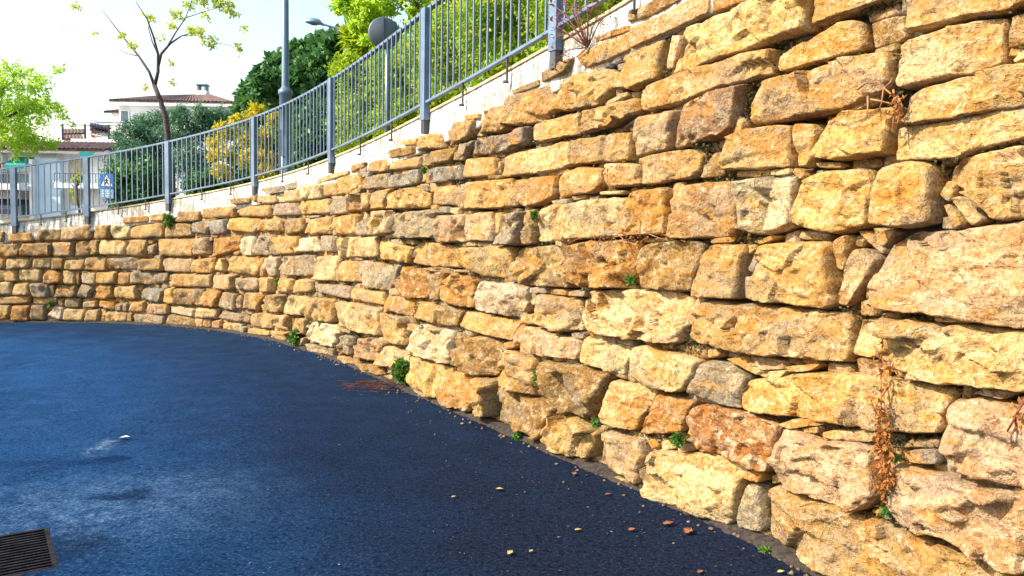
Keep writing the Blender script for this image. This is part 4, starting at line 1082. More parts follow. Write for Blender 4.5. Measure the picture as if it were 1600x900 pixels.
# ------------------------------------------------------------------ foliage
def leaf_mesh(name, C, size, rs, aspect=.45, droop=0.0, tint=None):
    n = len(C); r = np.random.default_rng(rs)
    d = r.normal(size=(n, 3)); d[:, 2] -= droop; d /= np.linalg.norm(d, axis=1)[:, None]
    e = r.normal(size=(n, 3)); e -= d*(e*d).sum(1)[:, None]; e /= np.linalg.norm(e, axis=1)[:, None]; nn = np.cross(d, e)
    sz = (size*r.uniform(.6, 1.35, n))[:, None]
    a = C; b = C+d*sz*.5+e*sz*aspect*.5+nn*sz*.08; c = C+d*sz; f = C+d*sz*.5-e*sz*aspect*.5+nn*sz*.08
    V = np.stack([a, b, c, f], 1).reshape(-1, 3); Fq = np.arange(4*n).reshape(n, 4)
    t = np.zeros((n, 4)); t[:, 0] = r.random(n) if tint is None else tint; t[:, 1] = r.random(n); t[:, 3] = 1
    return np_mesh(name, V, Fq, False, np.repeat(t, 4, 0))
def clump_points(clumps, n, rs, squash=.85, sub=10, subr=.34):
    """leaf positions: small twig clusters scattered through each clump so that gaps stay open"""
    r = np.random.default_rng(rs); vol = np.array([c[1]**2 for c in clumps]); pick = r.choice(len(clumps), n, p=vol/vol.sum())
    out = np.zeros((n, 3)); tint = np.zeros(n)
    for k, (c, rad) in enumerate(clumps):
        m = (pick == k).sum()
        if not m: continue
        nt_ = max(3, int(sub*(1+m/900)))
        tw = r.normal(size=(nt_, 3)); tw /= np.linalg.norm(tw, axis=1)[:, None]; tw *= (r.random((nt_, 1))**.45)*rad*1.0; tw[:, 2] *= squash
        q = r.integers(0, nt_, m)
        out[pick == k] = np.array(c)+tw[q]+r.normal(size=(m, 3))*rad*subr*.5
        tint[pick == k] = np.clip(r.random(nt_)[q]*.7+r.random(m)*.4, 0, 1)
    return out, tint
def pxc(lst, Y, jy=.0, seed=1):
    r = np.random.default_rng(seed); out = []
    for x, y, rad in lst:
        Yk = Y+r.uniform(-jy, jy); out.append((at(x, y, Yk), rad*Yk/F_PX))
    return out
MAT_BARK = simple('bark_brown', (.16, .10, .065), .9, 0, .35, 12, .02)
MAT_BARK2 = simple('bark_grey', (.13, .10, .09), .9, 0, .35, 12, .02)
def plant(name, label, cat, base, clumps, n, size, mat, trunk=None, group=None, rs=1, aspect=.45, droop=0., squash=.85, sub=10, subr=.34, bark=None, stem='trunk', crown='crown'):
    e = empty(name, tuple(base)); tag(e, label, cat, group); o = np.array(base, float)
    P, t = clump_points(clumps, n, rs, squash, sub, subr)
    c = link(crown, leaf_mesh(crown, P-o, size, rs+1, aspect, droop, t), mat, e)
    if trunk:
        mb = MB()
        for pts, rad in trunk: mb.tube([np.array(p)-o for p in pts], rad, 8)
        mb.build(stem, bark or MAT_BARK, e)
    return e
LIME = leaf_mat('lime_leaf', [(.27, .52, .035), (.62, .78, .10)], .6)
DARKG = leaf_mat('dark_leaf', [(.030, .105, .040), (.11, .25, .085)], .35)
YELLOW = leaf_mat('yellow_leaf', [(.50, .40, .02), (.72, .58, .05), (.20, .28, .03)], .45)
TEAL = leaf_mat('tamarisk_leaf', [(.045, .14, .105), (.13, .27, .16)], .35)
OLIVE = leaf_mat('hedge_leaf', [(.11, .28, .018), (.42, .56, .028), (.50, .48, .03)], .5)
IVY = leaf_mat('ivy_leaf', [(.07, .20, .02), (.22, .42, .035)], .4)
GREEN = leaf_mat('weed_leaf', [(.04, .14, .022), (.12, .27, .045), (.17, .14, .05)], .35)
DRY = leaf_mat('dry_leaf', [(.24, .085, .02), (.46, .20, .05)], .25)
DRYTWIG = simple('dry_twig', (.28, .14, .06), .9, 0, .3, 20); REDTWIG = simple('red_twig', (.16, .05, .045), .8, 0, .3, 20)

def ground_at(P):                   # height of the land behind the wall below a point
    d = KP-np.asarray(P)[:2]; k = int(np.argmin((d**2).sum(1))); return float(hill_z(KS[k], float(np.sqrt((d[k]**2).sum()))))
def foot(px, Y):
    q = at(px, 300, Y); q[2] = ground_at(q)-.1; return q

# bright tree at the left edge
Y = 18.0; b = foot(-40, Y)
br = [([b, at(-42, 250, Y), at(-35, 205, Y)], [.13, .11, .09]), ([at(-35, 205, Y), at(0, 190, Y), at(45, 165, Y)], [.07, .045, .015]), ([at(-35, 205, Y), at(-10, 150, Y), at(30, 120, Y)], [.07, .04, .012]), ([at(-10, 195, Y), at(30, 205, Y), at(70, 215, Y)], [.045, .03, .01])]
plant('leafy_tree', 'bright lime-green tree leaning in at the far left above the houses', 'tree', b,
      pxc([(15, 150, 38), (55, 128, 24), (38, 175, 34), (72, 172, 26), (12, 205, 34), (52, 215, 30), (78, 222, 14), (30, 238, 14), (-30, 170, 60), (-60, 120, 60), (92, 108, 9), (98, 180, 9), (20, 112, 18), (-40, 230, 40), (115, 196, 5)], Y, .8, 3), 11500, .105, LIME, br, rs=21, sub=16, subr=.26, aspect=.35)
# sparse autumn tree
Y = 17.0; b = foot(266, Y); A = lambda *p: [at(x, y, Y+dy) for x, y, dy in p]
tr = [([b]+A((263, 300, 0), (262, 215, 0), (259, 185, 0), (250, 155, 0), (241, 133, 0)), [.080, .075, .068, .062, .055, .05]),
      (A((241, 133, 0), (233, 112, 0), (217, 88, .2), (199, 66, .4), (180, 42, .6), (160, 16, .8)), [.036, .030, .024, .018, .012, .006]),
      (A((242, 133, 0), (247, 112, 0), (247, 85, -.1), (240, 58, -.2), (230, 30, -.3), (212, 2, -.4)), [.042, .036, .030, .022, .014, .007]),
      (A((247, 105, 0), (252, 84, .1), (266, 68, .2), (284, 56, .3), (306, 50, .4)), [.032, .028, .022, .014, .006]),
      (A((252, 84, .1), (262, 72, 0), (275, 50, -.2), (290, 28, -.3), (300, 0, -.4)), [.022, .018, .014, .010, .006]),
      (A((247, 85, -.1), (238, 66, 0), (232, 44, .1), (236, 20, .2)), [.018, .013, .009, .005]),
      (A((284, 56, .3), (310, 56, .3), (336, 66, .3), (362, 72, .3)), [.010, .008, .006, .004]), (A((290, 28, -.3), (320, 18, -.3), (352, 8, -.3)), [.010, .007, .004]), (A((217, 88, .2), (200, 84, .2), (186, 78, .2)), [.01, .007, .004])]
plant('sparse_tree', 'thin autumn tree with bare forked branches and few yellow-green leaves', 'tree', b,
      pxc([(302, 48, 13), (318, 56, 13), (335, 66, 11), (352, 10, 16), (362, 18, 12), (340, -5, 20), (376, 78, 7), (380, 44, 7), (372, 72, 6), (232, 28, 8), (268, 40, 8), (280, 20, 11), (205, 72, 9), (190, 58, 6), (268, 99, 5), (227, 137, 5), (267, 128, 4), (117, 9, 8), (300, -5, 24), (250, 60, 7), (148, 52, 4), (322, 22, 8), (100, 42, 3)], Y, .35, 4), 2100, .085, leaf_mat('autumn_leaf', [(.36, .50, .06), (.60, .66, .12), (.70, .60, .06)], .55), tr, rs=31, sub=5, bark=simple('bark_dark', (.085, .06, .075), .9, 0, .3, 14, .015), aspect=.4)
# dark trees on the rise
Y = 30.0
for nm, lab, px, cl, rs in (('broadleaf_tree', 'dark green round tree left of the lamp post on the rise', 425, [(396, 150, 20), (388, 172, 16), (415, 128, 24), (440, 108, 24), (425, 165, 28), (452, 140, 30), (445, 180, 28), (402, 190, 22)], 41),
                        ('broadleaf_tree', 'dark green dense tree directly behind the arm street lamp', 505, [(480, 88, 26), (505, 74, 22), (528, 72, 24), (500, 115, 34), (540, 105, 32), (475, 130, 30), (520, 145, 34), (560, 120, 34), (490, 170, 34)], 47)):
    b = foot(px, Y)
    plant(nm, lab, 'tree', b, pxc(cl, Y, 1.5, rs), 17000, .30, DARKG, [([b, at(px, 200, Y), at(px, 140, Y)], [.3, .24, .1])], rs=rs, sub=26, subr=.22, group='dark trees on the rise', aspect=.6)
# bright tree above the round sign
Y = 13.2; b = foot(653, Y)
tr = [([b]+[at(x, y, Y) for x, y in ((653, 160), (654, 90), (653, 40), (649, 5), (642, -50))], [.075, .07, .065, .06, .055, .05]),
      ([at(x, y, Y) for x, y in ((652, 30), (640, 14), (628, 4), (612, -6), (590, -20))], [.03, .026, .022, .018, .01]),
      ([at(x, y, Y) for x, y in ((653, 36), (664, 16), (676, -4), (700, -30))], [.026, .022, .018, .01]), ([at(x, y, Y+.6) for x, y in ((612, -6), (585, 8), (555, 22))], [.015, .011, .006])]
plant('leafy_tree', 'bright green tree with a brown trunk behind the round sign', 'tree', b,
      pxc([(532, 14, 11), (550, 6, 22), (575, 14, 26), (600, 6, 24), (562, 38, 18), (590, 40, 18), (612, 52, 14), (540, -14, 30), (600, -25, 34), (650, -25, 34), (640, 40, 10), (628, 60, 10), (672, 10, 12), (694, -8, 14), (700, -50, 40), (645, 18, 8), (575, 62, 10)], Y, .9, 8), 15000, .085, LIME, tr, rs=51, sub=22, subr=.24)
plant('palm_shrub', 'spiky green shrub with a short brown stem left of the round sign', 'shrub', foot(566, 14.5),
      pxc([(560, 62, 12), (572, 66, 12), (578, 52, 9), (552, 55, 8)], 14.5, .1, 9), 900, .30, OLIVE, [([foot(566, 14.5), at(566, 110, 14.5), at(567, 74, 14.5)], [.09, .08, .06])], rs=57, aspect=.16)
# hedge shrubs close behind the railing, then darker growth behind them
def mass(name, label, box, Y, jy, n, size, mat, group, rs, nc=46, rad=(.22, .36), aspect=.45, cat='shrub', tall=None):
    x0, x1, ya, yb, bot = box; r = np.random.default_rng(rs); cl = []
    for _ in range(nc):
        t = r.random(); x = x0+(x1-x0)*t; top = ya+(yb-ya)*t; yy = top+(bot-top)*r.random()**1.2; Yk = Y+r.uniform(-jy, jy)
        q = at(x, yy, Yk); q[2] = max(q[2], ground_at(q)+.1); cl.append((q, r.uniform(*rad)))
    b = foot((x0+x1)/2, Y); st = [([b, (b+c)/2+np.array([0, 0, .15]), c], [.035, .022, .007]) for c, _ in cl[::6]]
    plant(name, label, cat, b, cl, n, size, mat, st, group, rs=rs+1, sub=22, subr=.3, aspect=aspect, stem='stems' if cat == 'shrub' else 'trunk', crown='foliage' if cat == 'shrub' else 'crown')
HG = 'hedge shrubs behind the railing'; DG = 'dark shrubs behind the railing'
mass('hedge_shrub', 'yellow-green hedge shrub left of the round sign pole', (538, 600, 108, 92, 250), 13.0, .6, 17000, .075, OLIVE, HG, 401)
mass('hedge_shrub', 'yellow-green hedge shrub between the round sign pole and the brown trunk', (598, 662, 92, 62, 215), 12.2, .6, 17000, .072, OLIVE, HG, 403)
mass('hedge_shrub', 'olive hedge shrub right of the brown trunk', (668, 735, 45, 5, 190), 11.2, .6, 17000, .068, OLIVE, HG, 405)
mass('hedge_shrub', 'olive hedge shrub in the railing bay left of the bare red twigs', (732, 835, -10, -60, 160), 10.2, .6, 20000, .065, OLIVE, HG, 407, 56)
mass('hedge_shrub', 'olive hedge shrub behind the bare red twigs at the frame top', (830, 1000, -70, -150, 100), 9.2, .6, 20000, .062, OLIVE, HG, 409, 60)
mass('broadleaf_tree', 'dark tree above the hedge right of the widest railing post', (690, 800, -60, -130, 60), 15.0, 1.0, 12000, .13, DARKG, 'dark trees above the hedge', 411, 30, (.4, .7), .6, 'tree')
mass('broadleaf_tree', 'dark tree above the hedge near the bare red twigs', (820, 980, -110, -160, 40), 13.5, 1.0, 12000, .12, DARKG, 'dark trees above the hedge', 413, 30, (.4, .7), .6, 'tree')
mass('dark_shrub', 'dark green shrub behind the railing right of the tall lamp post', (458, 545, 188, 150, 285), 18.0, .8, 12000, .12, DARKG, DG, 421, 34, (.3, .5), .55)
mass('dark_shrub', 'dark green shrub behind the tall lamp post and the yellow shrub', (380, 462, 235, 192, 300), 19.0, .8, 12000, .12, DARKG, DG, 423, 34, (.3, .5), .55)
mass('dark_shrub', 'dark green shrub left of the yellow shrub under the ivy slope', (300, 385, 285, 262, 325), 17.6, .4, 7000, .11, DARKG, DG, 425, 30, (.2, .32), .55)
mass('dark_shrub', 'dark green shrub just right of the crossing sign', (178, 235, 268, 262, 325), 22.0, .6, 8000, .12, DARKG, DG, 427, 26, (.3, .45), .55)
# yellow shrub, blue-green shrub, low shrubs and ivy of the slope
Y = 15.6; b = foot(395, Y)
plant('yellow_shrub', 'golden yellow shrub left of the lamp post behind the railing', 'shrub', b, pxc([(402, 178, 14), (428, 188, 12), (376, 186, 12), (352, 204, 14), (335, 222, 12), (385, 212, 18), (415, 216, 18), (355, 240, 17), (395, 248, 20), (425, 250, 14), (330, 244, 10), (345, 268, 14), (412, 272, 16)], Y, .5, 12), 5200, .10, YELLOW, [([b, at(392, 250, Y), at(390, 200, Y)], [.03, .02, .008]), ([b, at(360, 262, Y), at(350, 215, Y)], [.025, .016, .006]), ([b, at(415, 250, Y), at(422, 200, Y)], [.025, .016, .006])], rs=91, sub=12, subr=.34, aspect=.35, stem='stems', crown='foliage')
Y = 23.0; b = foot(270, Y)
plant('feathery_shrub', 'wide blue-green feathery shrub below the white house', 'shrub', b, pxc([(190, 215, 14), (205, 203, 17), (228, 194, 19), (255, 188, 20), (285, 183, 19), (315, 180, 18), (340, 180, 17), (358, 186, 12), (230, 222, 26), (275, 214, 28), (320, 206, 24), (200, 236, 22), (350, 205, 18), (240, 255, 34), (300, 250, 34), (195, 262, 26), (185, 290, 26), (235, 295, 36)], Y, 1.2, 14), 26000, .16, TEAL, [([b, at(270, 240, Y)], [.1, .05])], rs=95, sub=30, subr=.3, aspect=.16, squash=.8, stem='stems', crown='foliage')
Y = 19.0; b = foot(215, Y)
def slope_cover():
    r = np.random.default_rng(4); n = 60000; s = r.uniform(6.5, 12.5, n); w = r.uniform(1.5, 9.5, n)
    k = vnoise(np.stack([s*1.3, w*1.1], 1), 5) > .33; s, w = s[k], w[k]
    P = wpt(s, 0*s, 0)-np.stack([np.interp(s, KS, KN[:, 0]), np.interp(s, KS, KN[:, 1]), 0*s], 1)*w[:, None]
    P[:, 2] = hill_z(s, w)+r.random(len(s))**2*.25*np.clip(w-1.2, .2, 1)
    v = P-eye; px = 800+F_PX*(v@right)/(v@fwd); P = P[(px > 215) & (px < 420)][:16000]
    o = link('ivy_cover', leaf_mesh('ivy_cover', np.array(P), .085, 44, .7), IVY)
    tag(o, 'low bright green ivy covering the slope behind the railing', 'ivy', kind='stuff')
slope_cover()

# ------------------------------------------------------------------ houses
WHITE = simple('white_render', (.80, .81, .82), .85, 0, .05, .8); PALEB = simple('pale_blue_render', (.50, .65, .80), .85, 0, .06, .8)
TERRA = simple('terracotta_tiles', (.105, .056, .052), .85, 0, .35, 3.5); GLASS = simple('window_glass', (.10, .16, .22), .12, 0, .3, .6); BLIND = simple('beige_blind', (.42, .35, .22), .8, 0, .1, 2)
TEALC = simple('teal_canvas', (.0, .26, .25), .8, 0, .1, 2); NAVY = simple('navy_canvas', (.012, .018, .05), .8, 0, .2, 2); SHUT = simple('white_shutter', (.50, .53, .56), .6, 0, .05, 2); ORANGE = simple('orange_tiles', (.27, .10, .035), .85, 0, .3, 3)
def roof(A_, B_, C_, D_, mat, name, par, o, pitch=.24):
    """tiled slope: A-B eave, D-C ridge side; half-round tile rows run up the slope"""
    A_, B_, C_, D_ = [np.array(p, float)-o for p in (A_, B_, C_, D_)]
    n = max(4, int(np.linalg.norm(B_-A_)/pitch)); V, Fq = [], []; nn = np.cross(B_-A_, D_-A_); nn /= np.linalg.norm(nn); nn *= np.sign(nn[2]) or 1
    m = n*4
    for i in range(m+1):
        t = i/m; hgt = .055*abs(math.sin(math.pi*t*n))
        a, c = A_+(B_-A_)*t, D_+(C_-D_)*t
        for j in range(5): V.append(a+(c-a)*j/4+nn*(hgt+.0))
    k = 5
    Fq = [(i*k+j, (i+1)*k+j, (i+1)*k+j+1, i*k+j+1) for i in range(m) for j in range(k-1)]
    b = len(V); V += [p-nn*.10 for p in (A_, B_, C_, D_)]; Fq += [(b, b+3, b+2, b+1)]
    V += [p+nn*.0 for p in (A_, B_, C_, D_)]; 
    for q in range(4): Fq.append((b+q, b+(q+1) % 4, b+4+(q+1) % 4, b+4+q))
    return MB().add(V, Fq).build(name, mat, par)
def house_upper():
    Y = 50.0; o = at(275, 200, Y); o[2] = 1.0; e = empty('white_house', tuple(o)); tag(e, 'white house with a dark terracotta hip roof and chimney on the hill', 'house')
    g = lambda px, py, dy=0.0: at(px, py, Y+dy)-o
    x0, x1 = g(186, 170)[0], g(364, 170)[0]; ze = g(275, 166)[2]
    MB().box((x0, 0, .5), (x1, 7.0, ze)).build('wall', WHITE, e)
    eL, eR = g(180, 166), g(345, 161); bR = g(371, 165, 6.5)
    MB().box((x0-.35, -.45, ze-.04), (x1+.1, -.02, ze+.24)).build('fascia', WHITE, e)
    zf = ze+.25; r1, r2 = g(250, 150, 3.6), g(325, 147.5, 3.6)
    A0, A1 = np.array([x0-.4, -.5, zf]), np.array([x1+.2, -.5, zf]); B0, B1 = np.array([x0-.4, 7.5, zf]), np.array([x1+.2, 7.5, zf])
    rf = roof(A0+o, A1+o, r2+o, r1+o, TERRA, 'roof', e, o)
    for q, nm in (((B0, A0, r1, r1), 'roof_hip'), ((A1, B1, r2, r2), 'roof_hip'), ((B1, B0, r1, r2), 'roof_slope')):
        roof(*[p+o for p in q], TERRA, nm, e, o)
    c = g(317, 146, 3.6); ch = MB().box((c[0]-.35, c[1]-.3, c[2]-.4), (c[0]+.35, c[1]+.3, c[2]+.15)).build('chimney', WHITE, e)
    cw = MB()
    for sx in (-1, 1): cw.box((c[0]+sx*.25-.06, c[1]-.25, c[2]+.15), (c[0]+sx*.25+.06, c[1]+.25, c[2]+.52))
    cw.box((c[0]-.36, c[1]-.3, c[2]+.52), (c[0]+.36, c[1]+.3, c[2]+.60)).build('cowl', simple('cowl_grey', (.16, .22, .32), .6, 0, .1, 2), ch)
    def win(pa, pb, mat, nm='window'):
        a, b = g(*pa), g(*pb); w = MB().box((a[0], -.10, b[2]), (b[0], -.02, a[2])).build(nm, WHITE, e)
        MB().box((a[0]+.08, -.13, b[2]+.08), (b[0]-.08, -.105, a[2]-.08)).build('pane', mat, w)
    win((188, 172), (203, 192), GLASS); win((206, 176), (235, 194), SHUT); win((254, 172), (275, 190), GLASS); win((295, 172), (318, 190), SHUT)
    # lower wing at the left and its balcony rail
    xa, xb = g(164, 178)[0], g(187, 178)[0]; zw = g(170, 173)[2]
    MB().box((xa, .8, .5), (xb, 6, zw)).build('wing_wall', WHITE, e)
    roof(np.array([xa-.3, .4, zw+.02])+o, np.array([xb, .4, zw+.02])+o, np.array([xb, 4, zw+.9])+o, np.array([xa+.6, 4, zw+.9])+o, TERRA, 'wing_roof', e, o)
    zb = g(190, 195)[2]; MB().tube([(xa, -.9, zb), (g(240, 190)[0], -.9, zb)], .03).build('balcony_rail', NAVY, e)
    MB().box((xa, -1.0, zb-1.1), (g(240, 190)[0], -.02, zb-.95)).build('balcony_slab', WHITE, e)
house_upper()
def house_lower():
    Y = 42.0; o = at(80, 330, Y); o[2] = 1.2; e = empty('terraced_house', tuple(o)); tag(e, 'white terraced house with tiled eaves, balconies and awnings at the far left', 'house')
    g = lambda px, py, dy=0.0: at(px, py, Y+dy)-o
    xl, xr = g(-60, 300)[0], g(178, 300)[0]; ze = g(100, 241)[2]
    MB().box((xl, 0, 0), (xr, 7, ze)).build('wall', WHITE, e)
    # pale blue wall bay and white pier
    a, b = g(61, 250), g(101, 345); MB().box((a[0], -.35, 0), (b[0], -.02, ze-.25)).build('blue_bay', PALEB, e)
    a, b = g(56, 250), g(61, 345); MB().box((a[0]-.02, -.6, 0), (b[0]+.06, -.36, ze-.35)).build('pier', WHITE, e)
    ea, eb = g(-60, 240, -.9), g(178, 240, -.9)
    MB().box((xl, -.9, ze), (xr, 0.2, ze+.18)).build('eave_slab', WHITE, e)
    roof(np.array([xl, -1.0, ze+.19])+o, np.array([xr, -1.0, ze+.19])+o, np.array([xr, 1.1, ze+.78])+o, np.array([xl, 1.1, ze+.78])+o, TERRA, 'roof', e, o)
    x0 = g(92, 220)[0]; zt = g(120, 224.5, 1.1)[2]
    MB().box((x0, 1.12, ze), (xr, 1.35, zt+.28)).build('terrace_parapet', WHITE, e)
    tr = MB(); zr = zt+1.05
    MB().tube([(x0, 1.25, zr), (xr, 1.25, zr)], .02).build('terrace_rail', NAVY, e)
    for px in (98, 133, 170): q = g(px, 210, 1.25); MB().box((q[0]-.045, 1.22, zt+.2), (q[0]+.045, 1.28, zr+.05)).build('terrace_post', NAVY, e)
    def awning(pa, pb, mat, out=.9):
        a, b = g(*pa), g(*pb); z1, z0 = a[2], b[2]
        MB().add([(a[0], -.05, z1), (b[0], -.05, z1), (b[0], -out, z0+.25), (a[0], -out, z0+.25), (a[0], -out, z0), (b[0], -out, z0), (a[0], -.05, z1-.04), (b[0], -.05, z1-.04), (a[0], -out+.03, z0+.2), (b[0], -out+.03, z0+.2)], [(0, 1, 2, 3), (3, 2, 5, 4), (6, 8, 9, 7), (0, 3, 8, 6), (1, 7, 9, 2)]).build('awning', mat, e)
    awning((23, 245), (54, 268), TEALC); awning((140, 240), (162, 248), TEALC, 1.0); awning((-20, 310), (47, 336), NAVY, 1.5)
    # balconies
    for x_a, x_b, z_a, z_b in ((-60, 55, 288, 299), (107, 178, 288, 297)):
        a, b = g(x_a, z_a), g(x_b, z_b); MB().box((a[0], -1.3, b[2]), (b[0], -.02, a[2])).build('balcony_slab', WHITE, e)
        rr = MB(); zt2 = g(30, 272)[2]; rr.box((a[0], -1.30, zt2-.03), (b[0], -1.27, zt2)); k = int((b[0]-a[0])/.14)
        for i in range(k+1): x = a[0]+(b[0]-a[0])*i/k; rr.box((x-.012, -1.295, a[2]), (x+.012, -1.275, zt2-.03))
        rr.build('balcony_railing', NAVY, e)
    def win(pa, pb, mat, dy=-.02):
        a, b = g(*pa), g(*pb); w = MB().box((a[0], dy-.08, b[2]), (b[0], dy-.01, a[2])).build('window', SHUT, e)
        MB().box((a[0]+.07, dy-.11, b[2]+.07), (b[0]-.07, dy-.085, a[2]-.07)).build('pane', mat, w)
    win((109, 249), (134, 287), BLIND); win((109, 300), (132, 318), BLIND); win((-5, 270), (20, 288), GLASS); win((26, 270), (53, 288), GLASS); win((34, 300), (54, 340), GLASS); win((96, 242.5), (101, 252), BLIND, -.36)
    win((110, 320), (132, 342), PALEB)
    for py in (244, 257.5):
        a, b = g(0, py), g(12.5, py+11.5); u = MB().box((a[0]-.02, -.45, b[2]), (b[0], -.02, a[2])).build('air_conditioner', SHUT, e)
        MB().lathe(((a[0]*.6+b[0]*.4), -.455, (a[2]+b[2])/2), [(0, .012), (.13, .012), (.16, 0)], 16, (0, -1, 0)).build('fan_grille', GLASS, u)
    a, b = g(14, 259), g(22, 270); MB().box((a[0], -1.25, b[2]), (b[0], -1.05, a[2])).build('red_box', simple('red_plastic', (.45, .006, .01), .5, 0, .08, 3), e)
    a = g(98, 291); MB().box((a[0]-.07, -.43, a[2]-.15), (a[0]+.07, -.36, a[2]+.15)).build('wall_lamp', NAVY, e)
house_lower()
def roofs_between():
    Y = 56.0; o = at(140, 215, Y); o[2] = 1.0; e = empty('tiled_house', tuple(o)); tag(e, 'white house with stepped dark and orange tiled roofs between the other two', 'house')
    g = lambda px, py, dy=0.0: at(px, py, Y+dy)-o
    a, b = g(98, 219), g(131, 203)
    MB().box((a[0]-1, .2, .5), (b[0]+.2, 5, a[2]+.1)).build('wall', WHITE, e)
    roof(g(97, 217, -.2)+o, g(131, 217, -.2)+o, g(128, 211, 1.6)+o, g(97, 211, 1.6)+o, TERRA, 'roof_slope', e, o); roof(g(99, 209, 1.7)+o, g(132, 208, 1.7)+o, g(131, 202, 3.6)+o, g(99, 202, 3.6)+o, TERRA, 'roof_slope', e, o)
    a, b = g(131, 222), g(186, 199); MB().box((a[0], .5, .5), (b[0], 6, g(150, 206)[2])).build('side_wall', WHITE, e)
    for y0, y1, m in ((199, 195, NAVY), (205, 201, TERRA), (211, 207, SHUT)):
        roof(g(140, y0-3, .2)+o, g(172, y0+3, .2)+o, g(172, y1+3, 1.4)+o, g(140, y1-3, 1.4)+o, m, 'roof_band', e, o)
    roof(g(155, 217, 0)+o, g(172, 219, 0)+o, g(172, 211, 1.2)+o, g(155, 209, 1.2)+o, ORANGE, 'roof_slope', e, o); roof(g(172, 200, .6)+o, g(190, 203, .6)+o, g(188, 196, 2)+o, g(174, 194, 2)+o, ORANGE, 'roof_slope', e, o)
    a, b = g(137, 204), g(142, 213); MB().box((a[0], .38, b[2]), (b[0], .49, a[2])).build('shutter', simple('red_shutter', (.45, .04, .02), .7, 0, .1, 2), e)
    c = g(144, 192, 2); MB().box((c[0]-.3, c[1]-.3, c[2]-1.2), (c[0]+.3, c[1]+.3, c[2]+.2)).build('chimney', WHITE, e)
roofs_between()
# small bare tree in front of the lower house
Y = 33.0; b = foot(122, Y)
plant('small_bare_tree', 'small bare grey tree in front of the white terraced house', 'tree', b, pxc([(112, 300, 5), (118, 285, 6), (126, 275, 6), (116, 312, 4)], Y, .1, 5), 160, .14, OLIVE, [([b]+[at(x, y, Y) for x, y in ((124, 330), (121, 312), (120, 292), (122, 272), (120, 260))], [.07, .06, .05, .04, .025, .01]), ([at(x, y, Y) for x, y in ((120, 292), (128, 280), (133, 268))], [.03, .02, .008]), ([at(x, y, Y) for x, y in ((121, 300), (112, 288), (104, 280))], [.03, .018, .007])], rs=97, sub=4, bark=MAT_BARK2)

# ------------------------------------------------------------------ plants and dry stems on the wall
def wall_hit(px, py, out=.03):      # the point of the wall face that a photo pixel shows
    d = ray(px, py); z = 1.6
    for _ in range(8):
        C = KP+KN*(out-BAT*z); cr = C[:, 0]*d[1]-C[:, 1]*d[0]; i = int(np.where(cr[:-1]*cr[1:] <= 0)[0][-1] if px > 400 else np.where(cr[:-1]*cr[1:] <= 0)[0][0])
        a = cr[i]/(cr[i]-cr[i+1]); p = C[i]+a*(C[i+1]-C[i]); t = (p@d[:2])/(d[:2]@d[:2]); z = EYE+t*d[2]
    return eye+d*t, KS[i]+a*.25
tufts = [(263, 343, 9, 'fern-like green tuft at the foot of the whitewashed beam', 260, .10, 1.3), (462, 526, 12, 'bright green weed at the far foot of the wall', 420, .11, 1.0), (626, 578, 17, 'bushy green weed with dry stems at the wall foot', 900, .10, 1.0),
         (808, 684, 10, 'small green weed at the wall foot in the middle', 260, .055, .8), (1058, 686, 12, 'leafy green weed between two pink pebbles low in the wall', 320, .05, .7), (1196, 866, 13, 'leafy green weed at the nearest foot of the wall', 320, .05, .7),
         (986, 437, 8, 'small green weed below the orange stone in mid wall', 150, .05, .8), (839, 588, 8, 'mossy green strip beside the brown block', 200, .045, 2.2), (834, 336, 6, 'tiny blue-green weed on the grey block', 80, .06, 1.0), (1397, 714, 8, 'small green sprig beside the dry vine', 110, .035, .8),
         (1383, 798, 7, 'tiny green sprig in the dark joint under the dry vine', 70, .035, .8), (79, 474, 5, 'tiny green weed low on the far left wall', 80, .08, 1.0), (432, 440, 5, 'small moss tuft in the far wall joint', 90, .06, 1.6), (962, 769, 9, 'low green moss along the wall foot', 170, .035, .5), (930, 660, 8, 'green moss under the brown block', 120, .04, 1.2), (662, 266, 4, 'tiny grass tuft between the bluish stones', 60, .06, 1.2), (500, 510, 4, 'tiny green tuft beside the pale far stone', 60, .05, 1.2)]
for k, (px, py, rad, lab, n, sz, sq) in enumerate(tufts):
    p, s = wall_hit(px, py, .05); Yd = np.linalg.norm(p-eye); R_ = .85*rad*Yd/F_PX; base = p-np.array([0, 0, R_*sq])
    cl = [(p+np.array([0, 0, dz*R_*sq])+tan(s)*q*R_*.5, R_*.55) for dz, q in ((-.5, -.7), (-.5, .7), (0, 0), (.4, -.3), (.4, .4))]
    st = [([base-nrm(s)*.03, p+tan(s)*q*R_*.4, p+np.array([0, 0, R_*sq*.6])+tan(s)*q*R_], .004) for q in (-.8, -.3, .2, .7)]
    plant('wall_weed', lab, 'weed', base, cl, int(n*2.2), sz*.55, GREEN, st, 'weeds growing from the wall', rs=300+k, sub=8, subr=.45, stem='stems', crown='foliage', bark=simple('weed_stem', (.10, .16, .04), .8, 0, .2, 9) if k == 0 else bpy.data.materials['weed_stem'])
_mp = wpt(MOSS[:, 0]+np.random.default_rng(1).normal(0, .012, len(MOSS)), MOSS[:, 1]+np.random.default_rng(2).normal(0, .006, len(MOSS)), np.random.default_rng(3).uniform(-.07, -.01, len(MOSS)))
tag(link('joint_moss', leaf_mesh('joint_moss', _mp, .022, 6, .5), leaf_mat('moss', [(.025, .020, .010), (.055, .065, .016), (.10, .06, .025)], .1)), 'dark moss and dry rootlets in the joints of the wall', 'moss', kind='stuff')
